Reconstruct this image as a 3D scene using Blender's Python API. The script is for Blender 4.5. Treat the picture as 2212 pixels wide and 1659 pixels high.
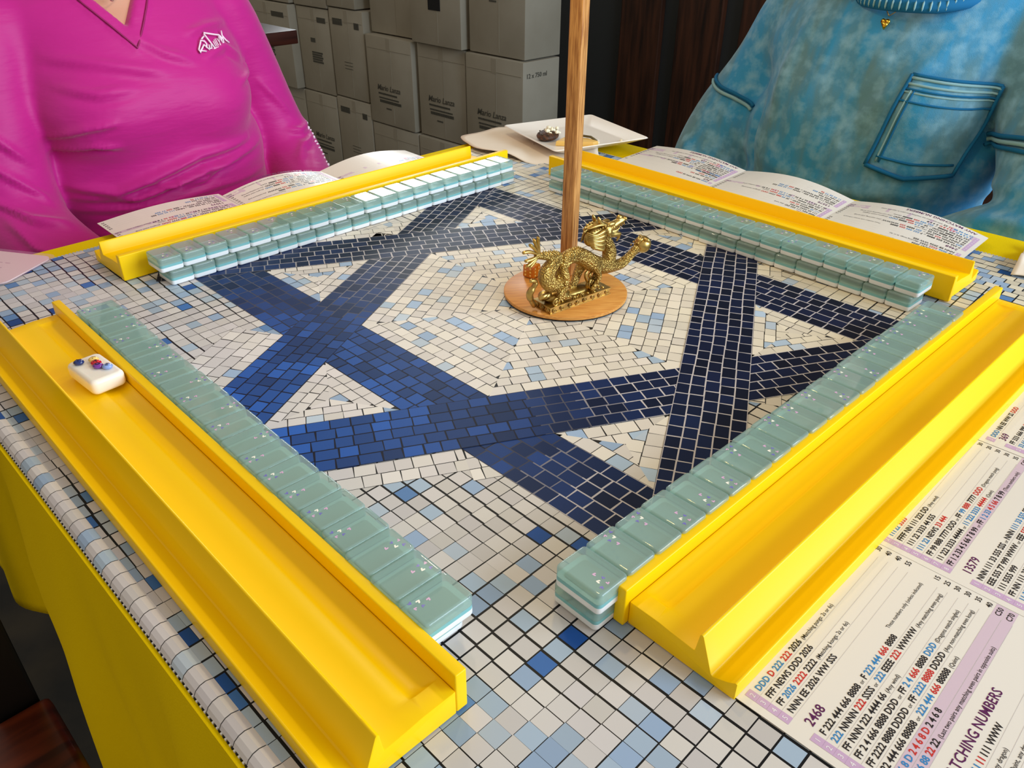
import bpy, bmesh, math, random
import numpy as np
from mathutils import Vector, Matrix

# ------------------------------------------------------------------ scene clearing
for o in list(bpy.data.objects):
    bpy.data.objects.remove(o, do_unlink=True)
SC = bpy.context.scene
COL = SC.collection
TZ = 0.75                      # height of the playing surface above the floor; everything is laid out from the table top and lifted at the end
random.seed(7)

# ------------------------------------------------------------------ camera
F_PX, W_PX, H_PX = 1705.28, 2212.0, 1659.0
CAM = Vector((-0.44323, -0.40692, 0.29286))
YAW, PITCH, ROLL = 0.78254, -0.55801, 0.00544
fw = Vector((math.cos(PITCH)*math.cos(YAW), math.cos(PITCH)*math.sin(YAW), math.sin(PITCH)))
rt = fw.cross(Vector((0, 0, 1))).normalized()
up = rt.cross(fw)
r2 = math.cos(ROLL)*rt + math.sin(ROLL)*up
u2 = -math.sin(ROLL)*rt + math.cos(ROLL)*up
cd = bpy.data.cameras.new('camera')
cd.sensor_fit = 'HORIZONTAL'; cd.sensor_width = 36.0; cd.lens = F_PX/W_PX*36.0
cd.clip_start = 0.01; cd.clip_end = 60
cam = bpy.data.objects.new('camera', cd); COL.objects.link(cam)
cam.matrix_world = Matrix(((r2.x, u2.x, -fw.x, CAM.x), (r2.y, u2.y, -fw.y, CAM.y), (r2.z, u2.z, -fw.z, CAM.z), (0, 0, 0, 1)))
SC.camera = cam

# ------------------------------------------------------------------ world, lights, exposure
w = bpy.data.worlds.new('room_air'); SC.world = w; w.use_nodes = True
bg = w.node_tree.nodes['Background']
bg.inputs[0].default_value = (1.0, 0.90, 0.77, 1); bg.inputs[1].default_value = 0.42
vs = SC.view_settings
vs.view_transform = 'Standard'; vs.look = 'None'; vs.gamma = 1.0; vs.use_curve_mapping = False
vs.exposure = 0.31

def area(name, loc, target, sx, sy, energy, color, spread=math.pi):
    l = bpy.data.lights.new(name, 'AREA'); l.shape = 'RECTANGLE'; l.size = sx; l.size_y = sy
    l.energy = energy; l.color = color; l.spread = spread
    o = bpy.data.objects.new(name, l); COL.objects.link(o); o.location = loc
    o.rotation_euler = (Vector(target)-Vector(loc)).to_track_quat('-Z', 'Y').to_euler()
    return o
# daylight from the big window out of frame to the right
area('window_daylight', (0.9, -2.1, 0.75), (0.0, 0.1, 0.0), 1.7, 1.2, 62, (0.68, 0.83, 1.0))
# warm lamp hanging over the far side of the table
l = bpy.data.lights.new('warm_lamp', 'POINT'); l.energy = 1.7; l.color = (1.0, 0.84, 0.58); l.shadow_soft_size = 0.022
lamp = bpy.data.objects.new('warm_lamp', l); COL.objects.link(lamp); lamp.location = (0.07, 0.21, 0.50)

# added amber fill light above the frame, brightens the upper end of the stick
l = bpy.data.lights.new('amber_stick_fill', 'POINT'); l.energy = 0.95; l.color = (1.0, 0.74, 0.28); l.shadow_soft_size = 0.012
stick_fill = bpy.data.objects.new('amber_stick_fill', l); COL.objects.link(stick_fill); stick_fill.location = (-0.035, -0.085, 0.40)

# ------------------------------------------------------------------ helpers
def lin(c):
    return tuple(((v/255.0)/12.92 if v/255.0 <= 0.04045 else ((v/255.0+0.055)/1.055)**2.4) for v in c)

def mat(name, rgb=(200, 200, 200), rough=0.5, metal=0.0, spec=0.5, attr=False, bump=None, noise=None, coat=0.0, sheen=0.0, sss=0.0):
    m = bpy.data.materials.new(name); m.use_nodes = True
    nt = m.node_tree; b = nt.nodes['Principled BSDF']
    c = lin(rgb)
    b.inputs['Base Color'].default_value = (*c, 1)
    b.inputs['Roughness'].default_value = rough; b.inputs['Metallic'].default_value = metal
    b.inputs['Specular IOR Level'].default_value = spec
    b.inputs['Coat Weight'].default_value = coat; b.inputs['Coat Roughness'].default_value = 0.08
    b.inputs['Sheen Weight'].default_value = sheen
    if sss:
        b.inputs['Subsurface Weight'].default_value = sss; b.inputs['Subsurface Scale'].default_value = 0.004
    if attr:
        a = nt.nodes.new('ShaderNodeAttribute'); a.attribute_name = 'Col'
        nt.links.new(a.outputs['Color'], b.inputs['Base Color'])
    if noise or bump:
        tc = nt.nodes.new('ShaderNodeTexCoord')
    if noise:      # (scale, other rgb, contrast lo, hi, stretch xyz)
        sc, rgb2, lo, hi, st = noise
        mp = nt.nodes.new('ShaderNodeMapping'); mp.inputs['Scale'].default_value = st
        n = nt.nodes.new('ShaderNodeTexNoise'); n.inputs['Scale'].default_value = sc; n.inputs['Detail'].default_value = 6
        r = nt.nodes.new('ShaderNodeMapRange'); r.inputs['From Min'].default_value = lo; r.inputs['From Max'].default_value = hi
        mx = nt.nodes.new('ShaderNodeMix'); mx.data_type = 'RGBA'
        nt.links.new(tc.outputs['Object'], mp.inputs[0]); nt.links.new(mp.outputs[0], n.inputs['Vector'])
        nt.links.new(n.outputs['Fac'], r.inputs[0]); nt.links.new(r.outputs[0], mx.inputs['Factor'])
        mx.inputs['A'].default_value = (*c, 1); mx.inputs['B'].default_value = (*lin(rgb2), 1)
        if attr:
            nt.links.new(a.outputs['Color'], mx.inputs['A'])
        nt.links.new(mx.outputs['Result'], b.inputs['Base Color'])
    if bump:       # (kind, scale, distance, stretch)
        kind, sc, dist, st = bump
        mp2 = nt.nodes.new('ShaderNodeMapping'); mp2.inputs['Scale'].default_value = st
        if kind == 'voronoi':
            t = nt.nodes.new('ShaderNodeTexVoronoi'); t.inputs['Scale'].default_value = sc; out = t.outputs['Distance']
        else:
            t = nt.nodes.new('ShaderNodeTexNoise'); t.inputs['Scale'].default_value = sc; t.inputs['Detail'].default_value = 5; out = t.outputs['Fac']
        nt.links.new(tc.outputs['Object'], mp2.inputs[0]); nt.links.new(mp2.outputs[0], t.inputs['Vector'])
        bp = nt.nodes.new('ShaderNodeBump'); bp.inputs['Distance'].default_value = dist; bp.inputs['Strength'].default_value = 1.0
        nt.links.new(out, bp.inputs['Height']); nt.links.new(bp.outputs[0], b.inputs['Normal'])
        if kind == 'voronoi': bp.invert = True
    return m

class MB:
    """collects geometry; build() links it as ONE mesh object"""
    def __init__(s): s.v = []; s.f = []; s.m = []; s.c = []; s.usec = False
    def face(s, pts, mi=0, col=None):
        i = len(s.v); s.v += [tuple(p) for p in pts]; s.f.append(tuple(range(i, i+len(pts)))); s.m.append(mi); s.c.append(col or (1, 1, 1))
        if col: s.usec = True
    def add(s, V, Fc, mi=0, col=None):
        i = len(s.v); s.v += [tuple(p) for p in V]
        for f in Fc: s.f.append(tuple(i+k for k in f)); s.m.append(mi); s.c.append(col or (1, 1, 1))
        if col: s.usec = True
    def box(s, x0, x1, y0, y1, z0, z1, mi=0, col=None, M=None):
        V = [(x0, y0, z0), (x1, y0, z0), (x1, y1, z0), (x0, y1, z0), (x0, y0, z1), (x1, y0, z1), (x1, y1, z1), (x0, y1, z1)]
        if M: V = [tuple(M @ Vector(p)) for p in V]
        s.add(V, [(0, 3, 2, 1), (4, 5, 6, 7), (0, 1, 5, 4), (1, 2, 6, 5), (2, 3, 7, 6), (3, 0, 4, 7)], mi, col)
    def tube(s, pts, rad, n=10, mi=0, cap=True, flat=1.0, fdir=None):
        P = [Vector(p) for p in pts]; m = len(P)
        if not hasattr(rad, '__len__'): rad = [rad]*m
        T = [(P[min(i+1, m-1)]-P[max(i-1, 0)]).normalized() for i in range(m)]
        ref = Vector(fdir) if fdir else (Vector((0, 0, 1)) if abs(T[0].z) < 0.9 else Vector((1, 0, 0)))
        A = (ref - T[0]*ref.dot(T[0])).normalized(); i0 = len(s.v)
        for i in range(m):
            A = (A - T[i]*A.dot(T[i])).normalized(); Bv = T[i].cross(A)
            for k in range(n):
                a = 2*math.pi*k/n
                s.v.append(tuple(P[i] + (A*math.cos(a)*flat + Bv*math.sin(a))*rad[i]))
        for i in range(m-1):
            for k in range(n):
                a, b = i0+i*n+k, i0+i*n+(k+1) % n
                s.f.append((a, b, b+n, a+n)); s.m.append(mi); s.c.append((1, 1, 1))
        if cap:
            s.f.append(tuple(i0+k for k in range(n))[::-1]); s.m.append(mi); s.c.append((1, 1, 1))
            s.f.append(tuple(i0+(m-1)*n+k for k in range(n))); s.m.append(mi); s.c.append((1, 1, 1))
    def ball(s, c, r, n=12, mi=0, M=None):
        rr = r if hasattr(r, '__len__') else (r, r, r); i0 = len(s.v); c = Vector(c)
        for i in range(n//2+1):
            th = math.pi*i/(n//2)
            for k in range(n):
                a = 2*math.pi*k/n
                p = Vector((rr[0]*math.sin(th)*math.cos(a), rr[1]*math.sin(th)*math.sin(a), rr[2]*math.cos(th)))
                if M: p = M @ p
                s.v.append(tuple(c+p))
        for i in range(n//2):
            for k in range(n):
                a, b = i0+i*n+k, i0+i*n+(k+1) % n
                s.f.append((a, a+n, b+n, b)); s.m.append(mi); s.c.append((1, 1, 1))
    def build(s, name, mats, parent=None, smooth=False, bevel=0, seg=2, angle=35, loc=None, weld=False):
        me = bpy.data.meshes.new(name); me.from_pydata(s.v, [], s.f)
        for m in (mats if isinstance(mats, (list, tuple)) else [mats]): me.materials.append(m)
        me.polygons.foreach_set('material_index', s.m)
        if s.usec:
            at = me.color_attributes.new('Col', 'FLOAT_COLOR', 'CORNER')
            buf = np.ones((len(me.loops), 4), np.float32); k = 0
            cnt = [len(f) for f in s.f]
            buf[:, :3] = np.repeat(np.array(s.c, np.float32), cnt, axis=0)
            at.data.foreach_set('color', buf.ravel())
        me.update()
        if weld:
            bm = bmesh.new(); bm.from_mesh(me); bmesh.ops.remove_doubles(bm, verts=bm.verts, dist=1e-6)
            bmesh.ops.recalc_face_normals(bm, faces=bm.faces); bm.to_mesh(me); bm.free()
        if bevel:
            bm = bmesh.new(); bm.from_mesh(me)
            ed = [e for e in bm.edges if len(e.link_faces) == 2 and e.calc_face_angle(0) > math.radians(angle)]
            bmesh.ops.bevel(bm, geom=ed, offset=bevel, segments=seg, profile=0.6, affect='EDGES', clamp_overlap=True)
            bm.to_mesh(me); bm.free()
        if smooth:
            me.polygons.foreach_set('use_smooth', [True]*len(me.polygons))
            if smooth != 'all':
                try: me.set_sharp_from_angle(angle=math.radians(40))
                except Exception: pass
        o = bpy.data.objects.new(name, me); COL.objects.link(o)
        if parent: o.parent = parent
        if loc is not None: o.location = loc
        return o

def tag(o, label, cat, group=None, kind=None):
    if label: o['label'] = label
    if cat: o['category'] = cat
    if group: o['group'] = group
    if kind: o['kind'] = kind
    return o

def empty(name, loc, label, cat, group=None, rot=(0, 0, 0)):
    o = bpy.data.objects.new(name, None); o.empty_display_size = 0.01; COL.objects.link(o)
    o.location = loc; o.rotation_euler = rot
    return tag(o, label, cat, group)

def catmull(P, n=6):
    P = [np.array(p, float) for p in P]; out = []
    Q = [2*P[0]-P[1]] + P + [2*P[-1]-P[-2]]
    for i in range(1, len(Q)-2):
        for k in range(n):
            t = k/n
            out.append(0.5*((2*Q[i]) + (-Q[i-1]+Q[i+1])*t + (2*Q[i-1]-5*Q[i]+4*Q[i+1]-Q[i+2])*t*t + (-Q[i-1]+3*Q[i]-3*Q[i+1]+Q[i+2])*t**3))
    out.append(P[-1]); return out

# ---- signed distance modelling (surface nets)
def smin(a, b, k):
    h = np.clip(0.5+0.5*(b-a)/k, 0, 1); return b*(1-h)+a*h-k*h*(1-h)
class SDF:
    def __init__(s, lo, hi, res):
        s.lo = np.array(lo, float); s.res = res; s.n = np.ceil((np.array(hi)-s.lo)/res).astype(int)+1
        s.g = [s.lo[i]+np.arange(s.n[i])*res for i in range(3)]
        s.d = np.full(tuple(s.n), 1.0, np.float32)
    def _blk(s, lo, hi):
        a = np.clip(((np.array(lo)-s.lo)/s.res).astype(int), 0, s.n-1); b = np.clip(((np.array(hi)-s.lo)/s.res).astype(int)+2, 1, s.n)
        sl = tuple(slice(a[i], max(b[i], a[i]+1)) for i in range(3))
        X, Y, Z = np.meshgrid(s.g[0][sl[0]], s.g[1][sl[1]], s.g[2][sl[2]], indexing='ij', sparse=True)
        return sl, X, Y, Z
    def cap(s, a, b, ra, rb, k=0.01, sy=1.0):
        a = np.array(a, float); b = np.array(b, float); m = max(ra, rb)+k*1.5+s.res*2
        sl, X, Y, Z = s._blk(np.minimum(a, b)-m, np.maximum(a, b)+m)
        ba = b-a; L = ba@ba+1e-12
        px, py, pz = X-a[0], Y-a[1], Z-a[2]
        h = np.clip((px*ba[0]+py*ba[1]+pz*ba[2])/L, 0, 1)
        d = np.sqrt((px-ba[0]*h)**2+(py-ba[1]*h)**2+(pz-ba[2]*h)**2)-(ra+(rb-ra)*h)
        s.d[sl] = smin(s.d[sl], d.astype(np.float32), k)
    def ell(s, c, r, k=0.01, R=None, sub=False):
        c = np.array(c, float); r = np.array(r, float); m = max(r)+k*1.5+s.res*2
        sl, X, Y, Z = s._blk(c-m, c+m)
        p = [X-c[0], Y-c[1], Z-c[2]]
        if R is not None:
            R = np.array(R); p = [R[0][i]*p[0]+R[1][i]*p[1]+R[2][i]*p[2] for i in range(3)]
        q = np.sqrt((p[0]/r[0])**2+(p[1]/r[1])**2+(p[2]/r[2])**2); q2 = np.sqrt((p[0]/r[0]**2)**2+(p[1]/r[1]**2)**2+(p[2]/r[2]**2)**2)+1e-9
        d = q*(q-1)/q2
        if sub: s.d[sl] = -smin(-s.d[sl], d.astype(np.float32), k)
        else: s.d[sl] = smin(s.d[sl], d.astype(np.float32), k)
    def chain(s, pts, rad, k=0.01):
        for i in range(len(pts)-1): s.cap(pts[i], pts[i+1], rad[i], rad[i+1], k)
    def mesh(s):
        d = s.d; ins = d < 0
        nx, ny, nz = d.shape
        cell = np.zeros((nx-1, ny-1, nz-1), int); acc = np.zeros((nx-1, ny-1, nz-1, 3)); cnt = np.zeros((nx-1, ny-1, nz-1))
        def cs(o): return tuple(slice(o[i], d.shape[i]-1+o[i]) for i in range(3))
        for ax in range(3):
            e = [0, 0, 0]; e[ax] = 1
            oth = [i for i in range(3) if i != ax]
            for a in (0, 1):
                for b in (0, 1):
                    o = [0, 0, 0]; o[oth[0]] = a; o[oth[1]] = b
                    o2 = list(o); o2[ax] = 1
                    d0 = d[cs(o)]; d1 = d[cs(o2)]; m = (d0 < 0) != (d1 < 0)
                    t = np.where(m, d0/(d0-d1+1e-20), 0)
                    for i in range(3): acc[..., i] += np.where(m, o[i]+(t if i == ax else 0), 0)
                    cnt += m
        act = cnt > 0; idx = -np.ones(act.shape, int); idx[act] = np.arange(act.sum())
        I = np.argwhere(act); V = (I + acc[act]/cnt[act][:, None])*s.res + s.lo
        Fs = []
        for ax in range(3):
            o1, o2 = [i for i in range(3) if i != ax]
            a = ins[tuple(slice(0, -1) if i == ax else slice(None) for i in range(3))]; b = ins[tuple(slice(1, None) if i == ax else slice(None) for i in range(3))]
            E = np.argwhere(a != b)
            if not len(E): continue
            E = E[(E[:, o1] > 0) & (E[:, o2] > 0) & (E[:, o1] < d.shape[o1]-1) & (E[:, o2] < d.shape[o2]-1)]
            sgn = ins[tuple(E.T)]
            q = []
            for (da, db) in ((-1, -1), (0, -1), (0, 0), (-1, 0)):
                J = E.copy(); J[:, o1] += da; J[:, o2] += db; q.append(idx[tuple(J.T)])
            q = np.stack(q, 1); flip = sgn if ax != 1 else ~sgn
            q[~flip] = q[~flip][:, ::-1]
            Fs.append(q)
        return V, np.concatenate(Fs)

def np_mesh(name, V, Fq, mats, parent=None, smoothit=0):
    me = bpy.data.meshes.new(name)
    me.from_pydata([tuple(v) for v in V.tolist()], [], [tuple(f) for f in Fq.tolist()])
    for m in (mats if isinstance(mats, (list, tuple)) else [mats]): me.materials.append(m)
    if smoothit:
        bm = bmesh.new(); bm.from_mesh(me)
        for _ in range(smoothit): bmesh.ops.smooth_vert(bm, verts=bm.verts, factor=0.5, use_axis_x=True, use_axis_y=True, use_axis_z=True)
        bm.to_mesh(me); bm.free()
    me.polygons.foreach_set('use_smooth', [True]*len(me.polygons)); me.update()
    o = bpy.data.objects.new(name, me); COL.objects.link(o)
    if parent: o.parent = parent
    return o

def vnormals(V, Fq):
    n = np.zeros_like(V); a = V[Fq[:, 1]]-V[Fq[:, 0]]; b = V[Fq[:, 2]]-V[Fq[:, 0]]; fn = np.cross(a, b)
    for k in range(Fq.shape[1]): np.add.at(n, Fq[:, k], fn)
    return n/(np.linalg.norm(n, axis=1)[:, None]+1e-12)

# ------------------------------------------------------------------ text as flat outlines
_tc = {}
def text_geo(s, bold=0.0):
    key = (s, bold)
    if key in _tc: return _tc[key]
    c = bpy.data.curves.new('t', 'FONT'); c.body = s; c.resolution_u = 2; c.offset = bold; c.fill_mode = 'FRONT' if hasattr(c, 'fill_mode') else c.fill_mode
    o = bpy.data.objects.new('t', c); COL.objects.link(o)
    dg = bpy.context.evaluated_depsgraph_get(); dg.update()
    me = o.evaluated_get(dg).to_mesh()
    V = [tuple(v.co) for v in me.vertices]; Fc = [tuple(p.vertices) for p in me.polygons]
    wd = max([v[0] for v in V]) if V else 0.3*len(s)
    o.evaluated_get(dg).to_mesh_clear()
    bpy.data.objects.remove(o, do_unlink=True); bpy.data.curves.remove(c)
    _tc[key] = (V, Fc, wd); return _tc[key]
# ------------------------------------------------------------------ materials
M_yel = mat('yellow_plastic', (255, 208, 0), 0.36, spec=0.22)
M_cloth = mat('yellow_cloth', (232, 200, 0), 0.85, spec=0.08, sheen=0.0, bump=('noise', 900, 0.0003, (1, 1, 1)))
M_mat = mat('printed_mat', attr=True, rough=0.42, spec=0.12, noise=None)
M_white = mat('white_tile', (238, 240, 240), 0.25, spec=0.5)
M_teal = mat('teal_tile', (126, 186, 188), 0.3)
M_gold = mat('antique_gold', (200, 166, 92), 0.38, metal=1.0, bump=('voronoi', 640, 0.0011, (1, 1, 1)), noise=(60, (150, 122, 66), 0.35, 0.65, (1, 1, 1)))
M_gold2 = mat('polished_gold', (206, 172, 98), 0.36, metal=1.0, noise=(90, (156, 128, 70), 0.4, 0.65, (1, 1, 1)))
M_bamboo = mat('bamboo_disc', (224, 160, 78), 0.42, noise=(38, (196, 124, 50), 0.35, 0.68, (1.5, 22, 22)))
M_stick = mat('bamboo_stick', (208, 150, 84), 0.38, noise=(60, (150, 92, 40), 0.42, 0.66, (16, 16, 0.8)))
M_black = mat('black_rubber', (14, 14, 16), 0.6)
M_paper = mat('card_paper', (236, 228, 216), 0.28, spec=0.5)
M_ink = mat('ink', attr=True, rough=0.35)
M_napkin = mat('cream_napkin', (238, 224, 204), 0.9, spec=0.1)
M_plate = mat('plate_white', (244, 236, 224), 0.3)

# clear back of the tiles: partly see-through, tinted, with a glossy skin
def tile_glass(name, tint, body, glossy=0.03):
    m = bpy.data.materials.new(name); m.use_nodes = True; nt = m.node_tree
    for n in list(nt.nodes): nt.nodes.remove(n)
    out = nt.nodes.new('ShaderNodeOutputMaterial'); tr = nt.nodes.new('ShaderNodeBsdfTransparent'); tr.inputs[0].default_value = (*lin(tint), 1)
    df = nt.nodes.new('ShaderNodeBsdfDiffuse'); df.inputs[0].default_value = (*lin(body), 1)
    gl = nt.nodes.new('ShaderNodeBsdfGlossy'); gl.inputs['Roughness'].default_value = glossy; gl.inputs[0].default_value = (1, 1, 1, 1)
    fr = nt.nodes.new('ShaderNodeFresnel'); fr.inputs[0].default_value = 1.40
    m1 = nt.nodes.new('ShaderNodeMixShader'); m1.inputs[0].default_value = 0.36
    m2 = nt.nodes.new('ShaderNodeMixShader')
    nt.links.new(tr.outputs[0], m1.inputs[1]); nt.links.new(df.outputs[0], m1.inputs[2])
    nt.links.new(fr.outputs[0], m2.inputs[0]); nt.links.new(m1.outputs[0], m2.inputs[1]); nt.links.new(gl.outputs[0], m2.inputs[2])
    ge = nt.nodes.new('ShaderNodeNewGeometry'); m3 = nt.nodes.new('ShaderNodeMixShader')   # no mirror on the inner side of the walls
    nt.links.new(ge.outputs['Backfacing'], m3.inputs[0]); nt.links.new(m2.outputs[0], m3.inputs[1]); nt.links.new(m1.outputs[0], m3.inputs[2])
    nt.links.new(m3.outputs[0], out.inputs[0]); return m
M_clear = tile_glass('clear_teal_back', (222, 234, 230), (184, 210, 204))

# ------------------------------------------------------------------ room shell
M_floor = mat('dark_stone_floor', (46, 40, 26), 0.8, noise=(9, (14, 14, 10), 0.35, 0.65, (1, 1, 1)))
b = MB(); b.box(-3.5, 3.4, -3.2, 5.4, -TZ-0.05, -TZ); f = b.build('floor', M_floor); f['kind'] = 'structure'
M_board = mat('stained_board', (72, 38, 20), 0.5, noise=(6, (26, 10, 4), 0.35, 0.7, (1, 8, 0.7)))
M_rib = mat('dark_metal_rib', (44, 46, 46), 0.55)
M_pane = bpy.data.materials.new('bright_pane'); M_pane.use_nodes = True
pb = M_pane.node_tree.nodes['Principled BSDF']; pb.inputs['Emission Color'].default_value = (0.90, 0.97, 1, 1); pb.inputs['Emission Strength'].default_value = 10.0
b = MB(); WX = 2.6      # wall of dark boards between metal ribs, with a window high in it
wy0, wy1, wz0, wz1 = 2.58, 4.3, 0.98, 1.66
b.box(WX+0.03, WX+0.12, -3.2, wy0, -TZ, 2.2, 1); b.box(WX+0.03, WX+0.12, wy1, 5.4, -TZ, 2.2, 1)
b.box(WX+0.03, WX+0.12, wy0, wy1, -TZ, wz0, 1); b.box(WX+0.03, WX+0.12, wy0, wy1, wz1, 2.2, 1)
y = 2.36
while y > -3.0:
    if y < 2.0: b.box(WX, WX+0.03, y-0.226+0.01, y-0.003, -TZ, 2.2, 0)
    y -= 0.2975 if y < 2.0 else 0.403
o = b.build('wall_right', [M_board, M_rib], bevel=0.004); o['kind'] = 'structure'
b = MB(); b.box(-3.5, 3.4, 5.4, 5.5, -TZ, 2.2); o = b.build('wall_back', mat('dim_wall', (70, 62, 54), 0.8)); o['kind'] = 'structure'
b = MB()
for (a0, a1, c0, c1) in ((wy0, wy1, wz0, wz0+0.04), (wy0, wy1, wz1-0.04, wz1), (wy0, wy0+0.04, wz0, wz1), (wy1-0.04, wy1, wz0, wz1)):
    b.box(WX+0.02, WX+0.1, a0, a1, c0, c1, 0)
wn = b.build('window_1', mat('window_frame_paint', (40, 36, 32), 0.5)); wn['kind'] = 'structure'
b = MB(); b.box(WX+0.05, WX+0.06, wy0+0.04, wy1-0.04, wz0+0.04, wz1-0.04); b.build('pane', M_pane, wn)

# ------------------------------------------------------------------ table with its cloth
TX0, TX1, TY0, TY1 = -0.384, 0.454, -0.46, 0.417
t = empty('card_table', (0, 0, -TZ), 'square card table hidden under a bright yellow cloth', 'table')
M_dark = mat('dark_leg', (10, 8, 8), 0.5)
b = MB(); b.box(TX0+0.004, TX1-0.004, TY0+0.004, TY1-0.004, TZ-0.035, TZ-0.006); b.build('tabletop', mat('table_board', (60, 40, 24), 0.6), t, bevel=0.004)
for sx in (TX0+0.06, TX1-0.06):
    for sy in (TY0+0.06, TY1-0.06):
        b = MB(); b.tube([(sx, sy, 0), (sx, sy, TZ-0.035)], 0.016, 12); b.build('leg', M_dark, t, smooth=True)
# cloth: flat top and a hanging skirt with folds
def cloth():
    V = []; Fc = []; n = 0
    per = []   # perimeter samples (pos, normal, arc)
    cx = [(TX0, TY0), (TX1, TY0), (TX1, TY1), (TX0, TY1)]
    s = 0
    for i in range(4):
        a = np.array(cx[i]); c = np.array(cx[(i+1) % 4]); d = c-a; L = np.linalg.norm(d); d /= L; nn = np.array([d[1], -d[0]])
        N = 130
        for k in range(N):
            u = k/N*L; per.append((a+d*u, nn, s+u, min(u, L-u), i, u/L))
        s += L
    rows = 22; m = len(per); idx = []
    for r in range(rows):
        row = []
        for (p, nn, arc, cd_, side, uu) in per:
            tt = r/(rows-1)
            drop = (0.30 if side == 0 else 0.105) + 0.01*math.sin(arc*2.1)
            yy = p[1]
            if side == 3:                       # the side nearest the lower-left: a short far panel and a long near fold
                e = 1/(1+math.exp(-(yy-0.115)/0.006)); drop = 0.205*e + 0.62*(1-e)
            z = -drop*tt
            fold = 0.016*math.sin(arc*17+0.6)*tt**1.1*0.6 + 0.006*math.sin(arc*41+1)*tt
            off = 0.0 + fold + 0.012*tt
            if side == 3:
                off = 0.004 + 0.012*tt*min(1, drop/0.3) + 0.010*math.exp(-((yy-0.085)/0.035)**2)*min(1, -z/0.1) + 0.010*math.sin(yy*33+0.5+z*1.5)*min(1, -z/0.16) + 0.004*math.sin(yy*78+z*7)*min(1, -z/0.2)
                off += 0.006*math.exp(-((yy+0.03)/0.02)**2)*min(1, -z/0.1)
                off = max(off, 0.0035)
            lip = 0.004*min(1, r)                # softly rounded edge
            q = p + nn*(off+ (0 if r == 0 else lip*0.3)); zz = z - (0.0 if r else 0)
            row.append(len(V)); V.append((q[0], q[1], zz-0.0043))
        idx.append(row)
    for r in range(rows-1):
        for k in range(m):
            k2 = (k+1) % m
            Fc.append((idx[r][k], idx[r][k2], idx[r+1][k2], idx[r+1][k]))
    c0 = len(V); Fc.append(tuple(idx[0]))
    bb = MB(); bb.add(V, [f[::-1] if len(f) == 4 else f for f in Fc]); return bb
o = cloth().build('tablecloth', M_cloth, smooth=True)
sm = o.modifiers.new('thick', 'SOLIDIFY'); sm.thickness = 0.0012; sm.offset = -1
tag(o, 'bright yellow cloth hanging in folds over the card table', 'tablecloth')

# ------------------------------------------------------------------ mosaic-printed mat
H = 0.381
def clip(poly, a, bb):          # keep the left side of the line a->bb
    out = []; n = len(poly)
    nx, ny = -(bb[1]-a[1]), bb[0]-a[0]
    for i in range(n):
        p, q = poly[i], poly[(i+1) % n]
        dp = (p[0]-a[0])*nx+(p[1]-a[1])*ny; dq = (q[0]-a[0])*nx+(q[1]-a[1])*ny
        if dp >= 0: out.append(p)
        if (dp >= 0) != (dq >= 0):
            t_ = dp/(dp-dq); out.append((p[0]+(q[0]-p[0])*t_, p[1]+(q[1]-p[1])*t_))
    return out
def clipc(poly, conv):
    for i in range(len(conv)):
        if len(poly) < 3: return []
        poly = clip(poly, conv[i], conv[(i+1) % len(conv)])
    return poly if len(poly) > 2 else []
def parea(p): return abs(sum(p[i][0]*p[(i+1) % len(p)][1]-p[(i+1) % len(p)][0]*p[i][1] for i in range(len(p))))/2
def isect(l1, l2):              # lines as (point, dir)
    (p, d), (q, e) = l1, l2; det = d[0]*e[1]-d[1]*e[0]
    t_ = ((q[0]-p[0])*e[1]-(q[1]-p[1])*e[0])/det; return (p[0]+d[0]*t_, p[1]+d[1]*t_)
rng = random.Random(11)
mb = MB()
TOPZ = 0.0
def put(poly, z, col): mb.face([(p[0], p[1], TOPZ+z) for p in poly], 0, col)
def shrink(poly, g):
    cx = sum(p[0] for p in poly)/len(poly); cy = sum(p[1] for p in poly)/len(poly); out = []
    for p in poly:
        d = math.hypot(p[0]-cx, p[1]-cy)+1e-9; k = max(0, 1-g/d*1.25); out.append((cx+(p[0]-cx)*k, cy+(p[1]-cy)*k))
    return out
def warm(x_, y_): return max(0, min(1, 0.5+(x_*0.8-y_*0.25)/0.5))  # cream cast of the warm light, painted into the white tesserae by position
def white_col(x_, y_, blue=0.12, strong=0.0, dim=1.0):
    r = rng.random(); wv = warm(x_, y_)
    if r < strong: c = rng.choice([(70, 120, 190), (38, 86, 160), (104, 146, 200)])
    elif r < strong+blue: c = rng.choice([(176, 196, 216), (160, 184, 214), (190, 204, 218)])
    else:
        k = rng.random(); c = (222-8*k, 218-8*k, 216-2*k)
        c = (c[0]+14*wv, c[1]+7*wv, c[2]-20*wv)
    k = rng.uniform(0.94, 1.03)*dim; return lin(tuple(min(255, v*k) for v in c))
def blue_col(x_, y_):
    # the blue runs from a bright cobalt at one side to a near black navy at the other
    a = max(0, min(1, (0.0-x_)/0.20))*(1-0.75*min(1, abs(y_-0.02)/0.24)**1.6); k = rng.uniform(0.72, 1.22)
    c = (17+22*a, 26+58*a, 54+104*a); return lin(tuple(min(255, v*k) for v in c))
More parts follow.
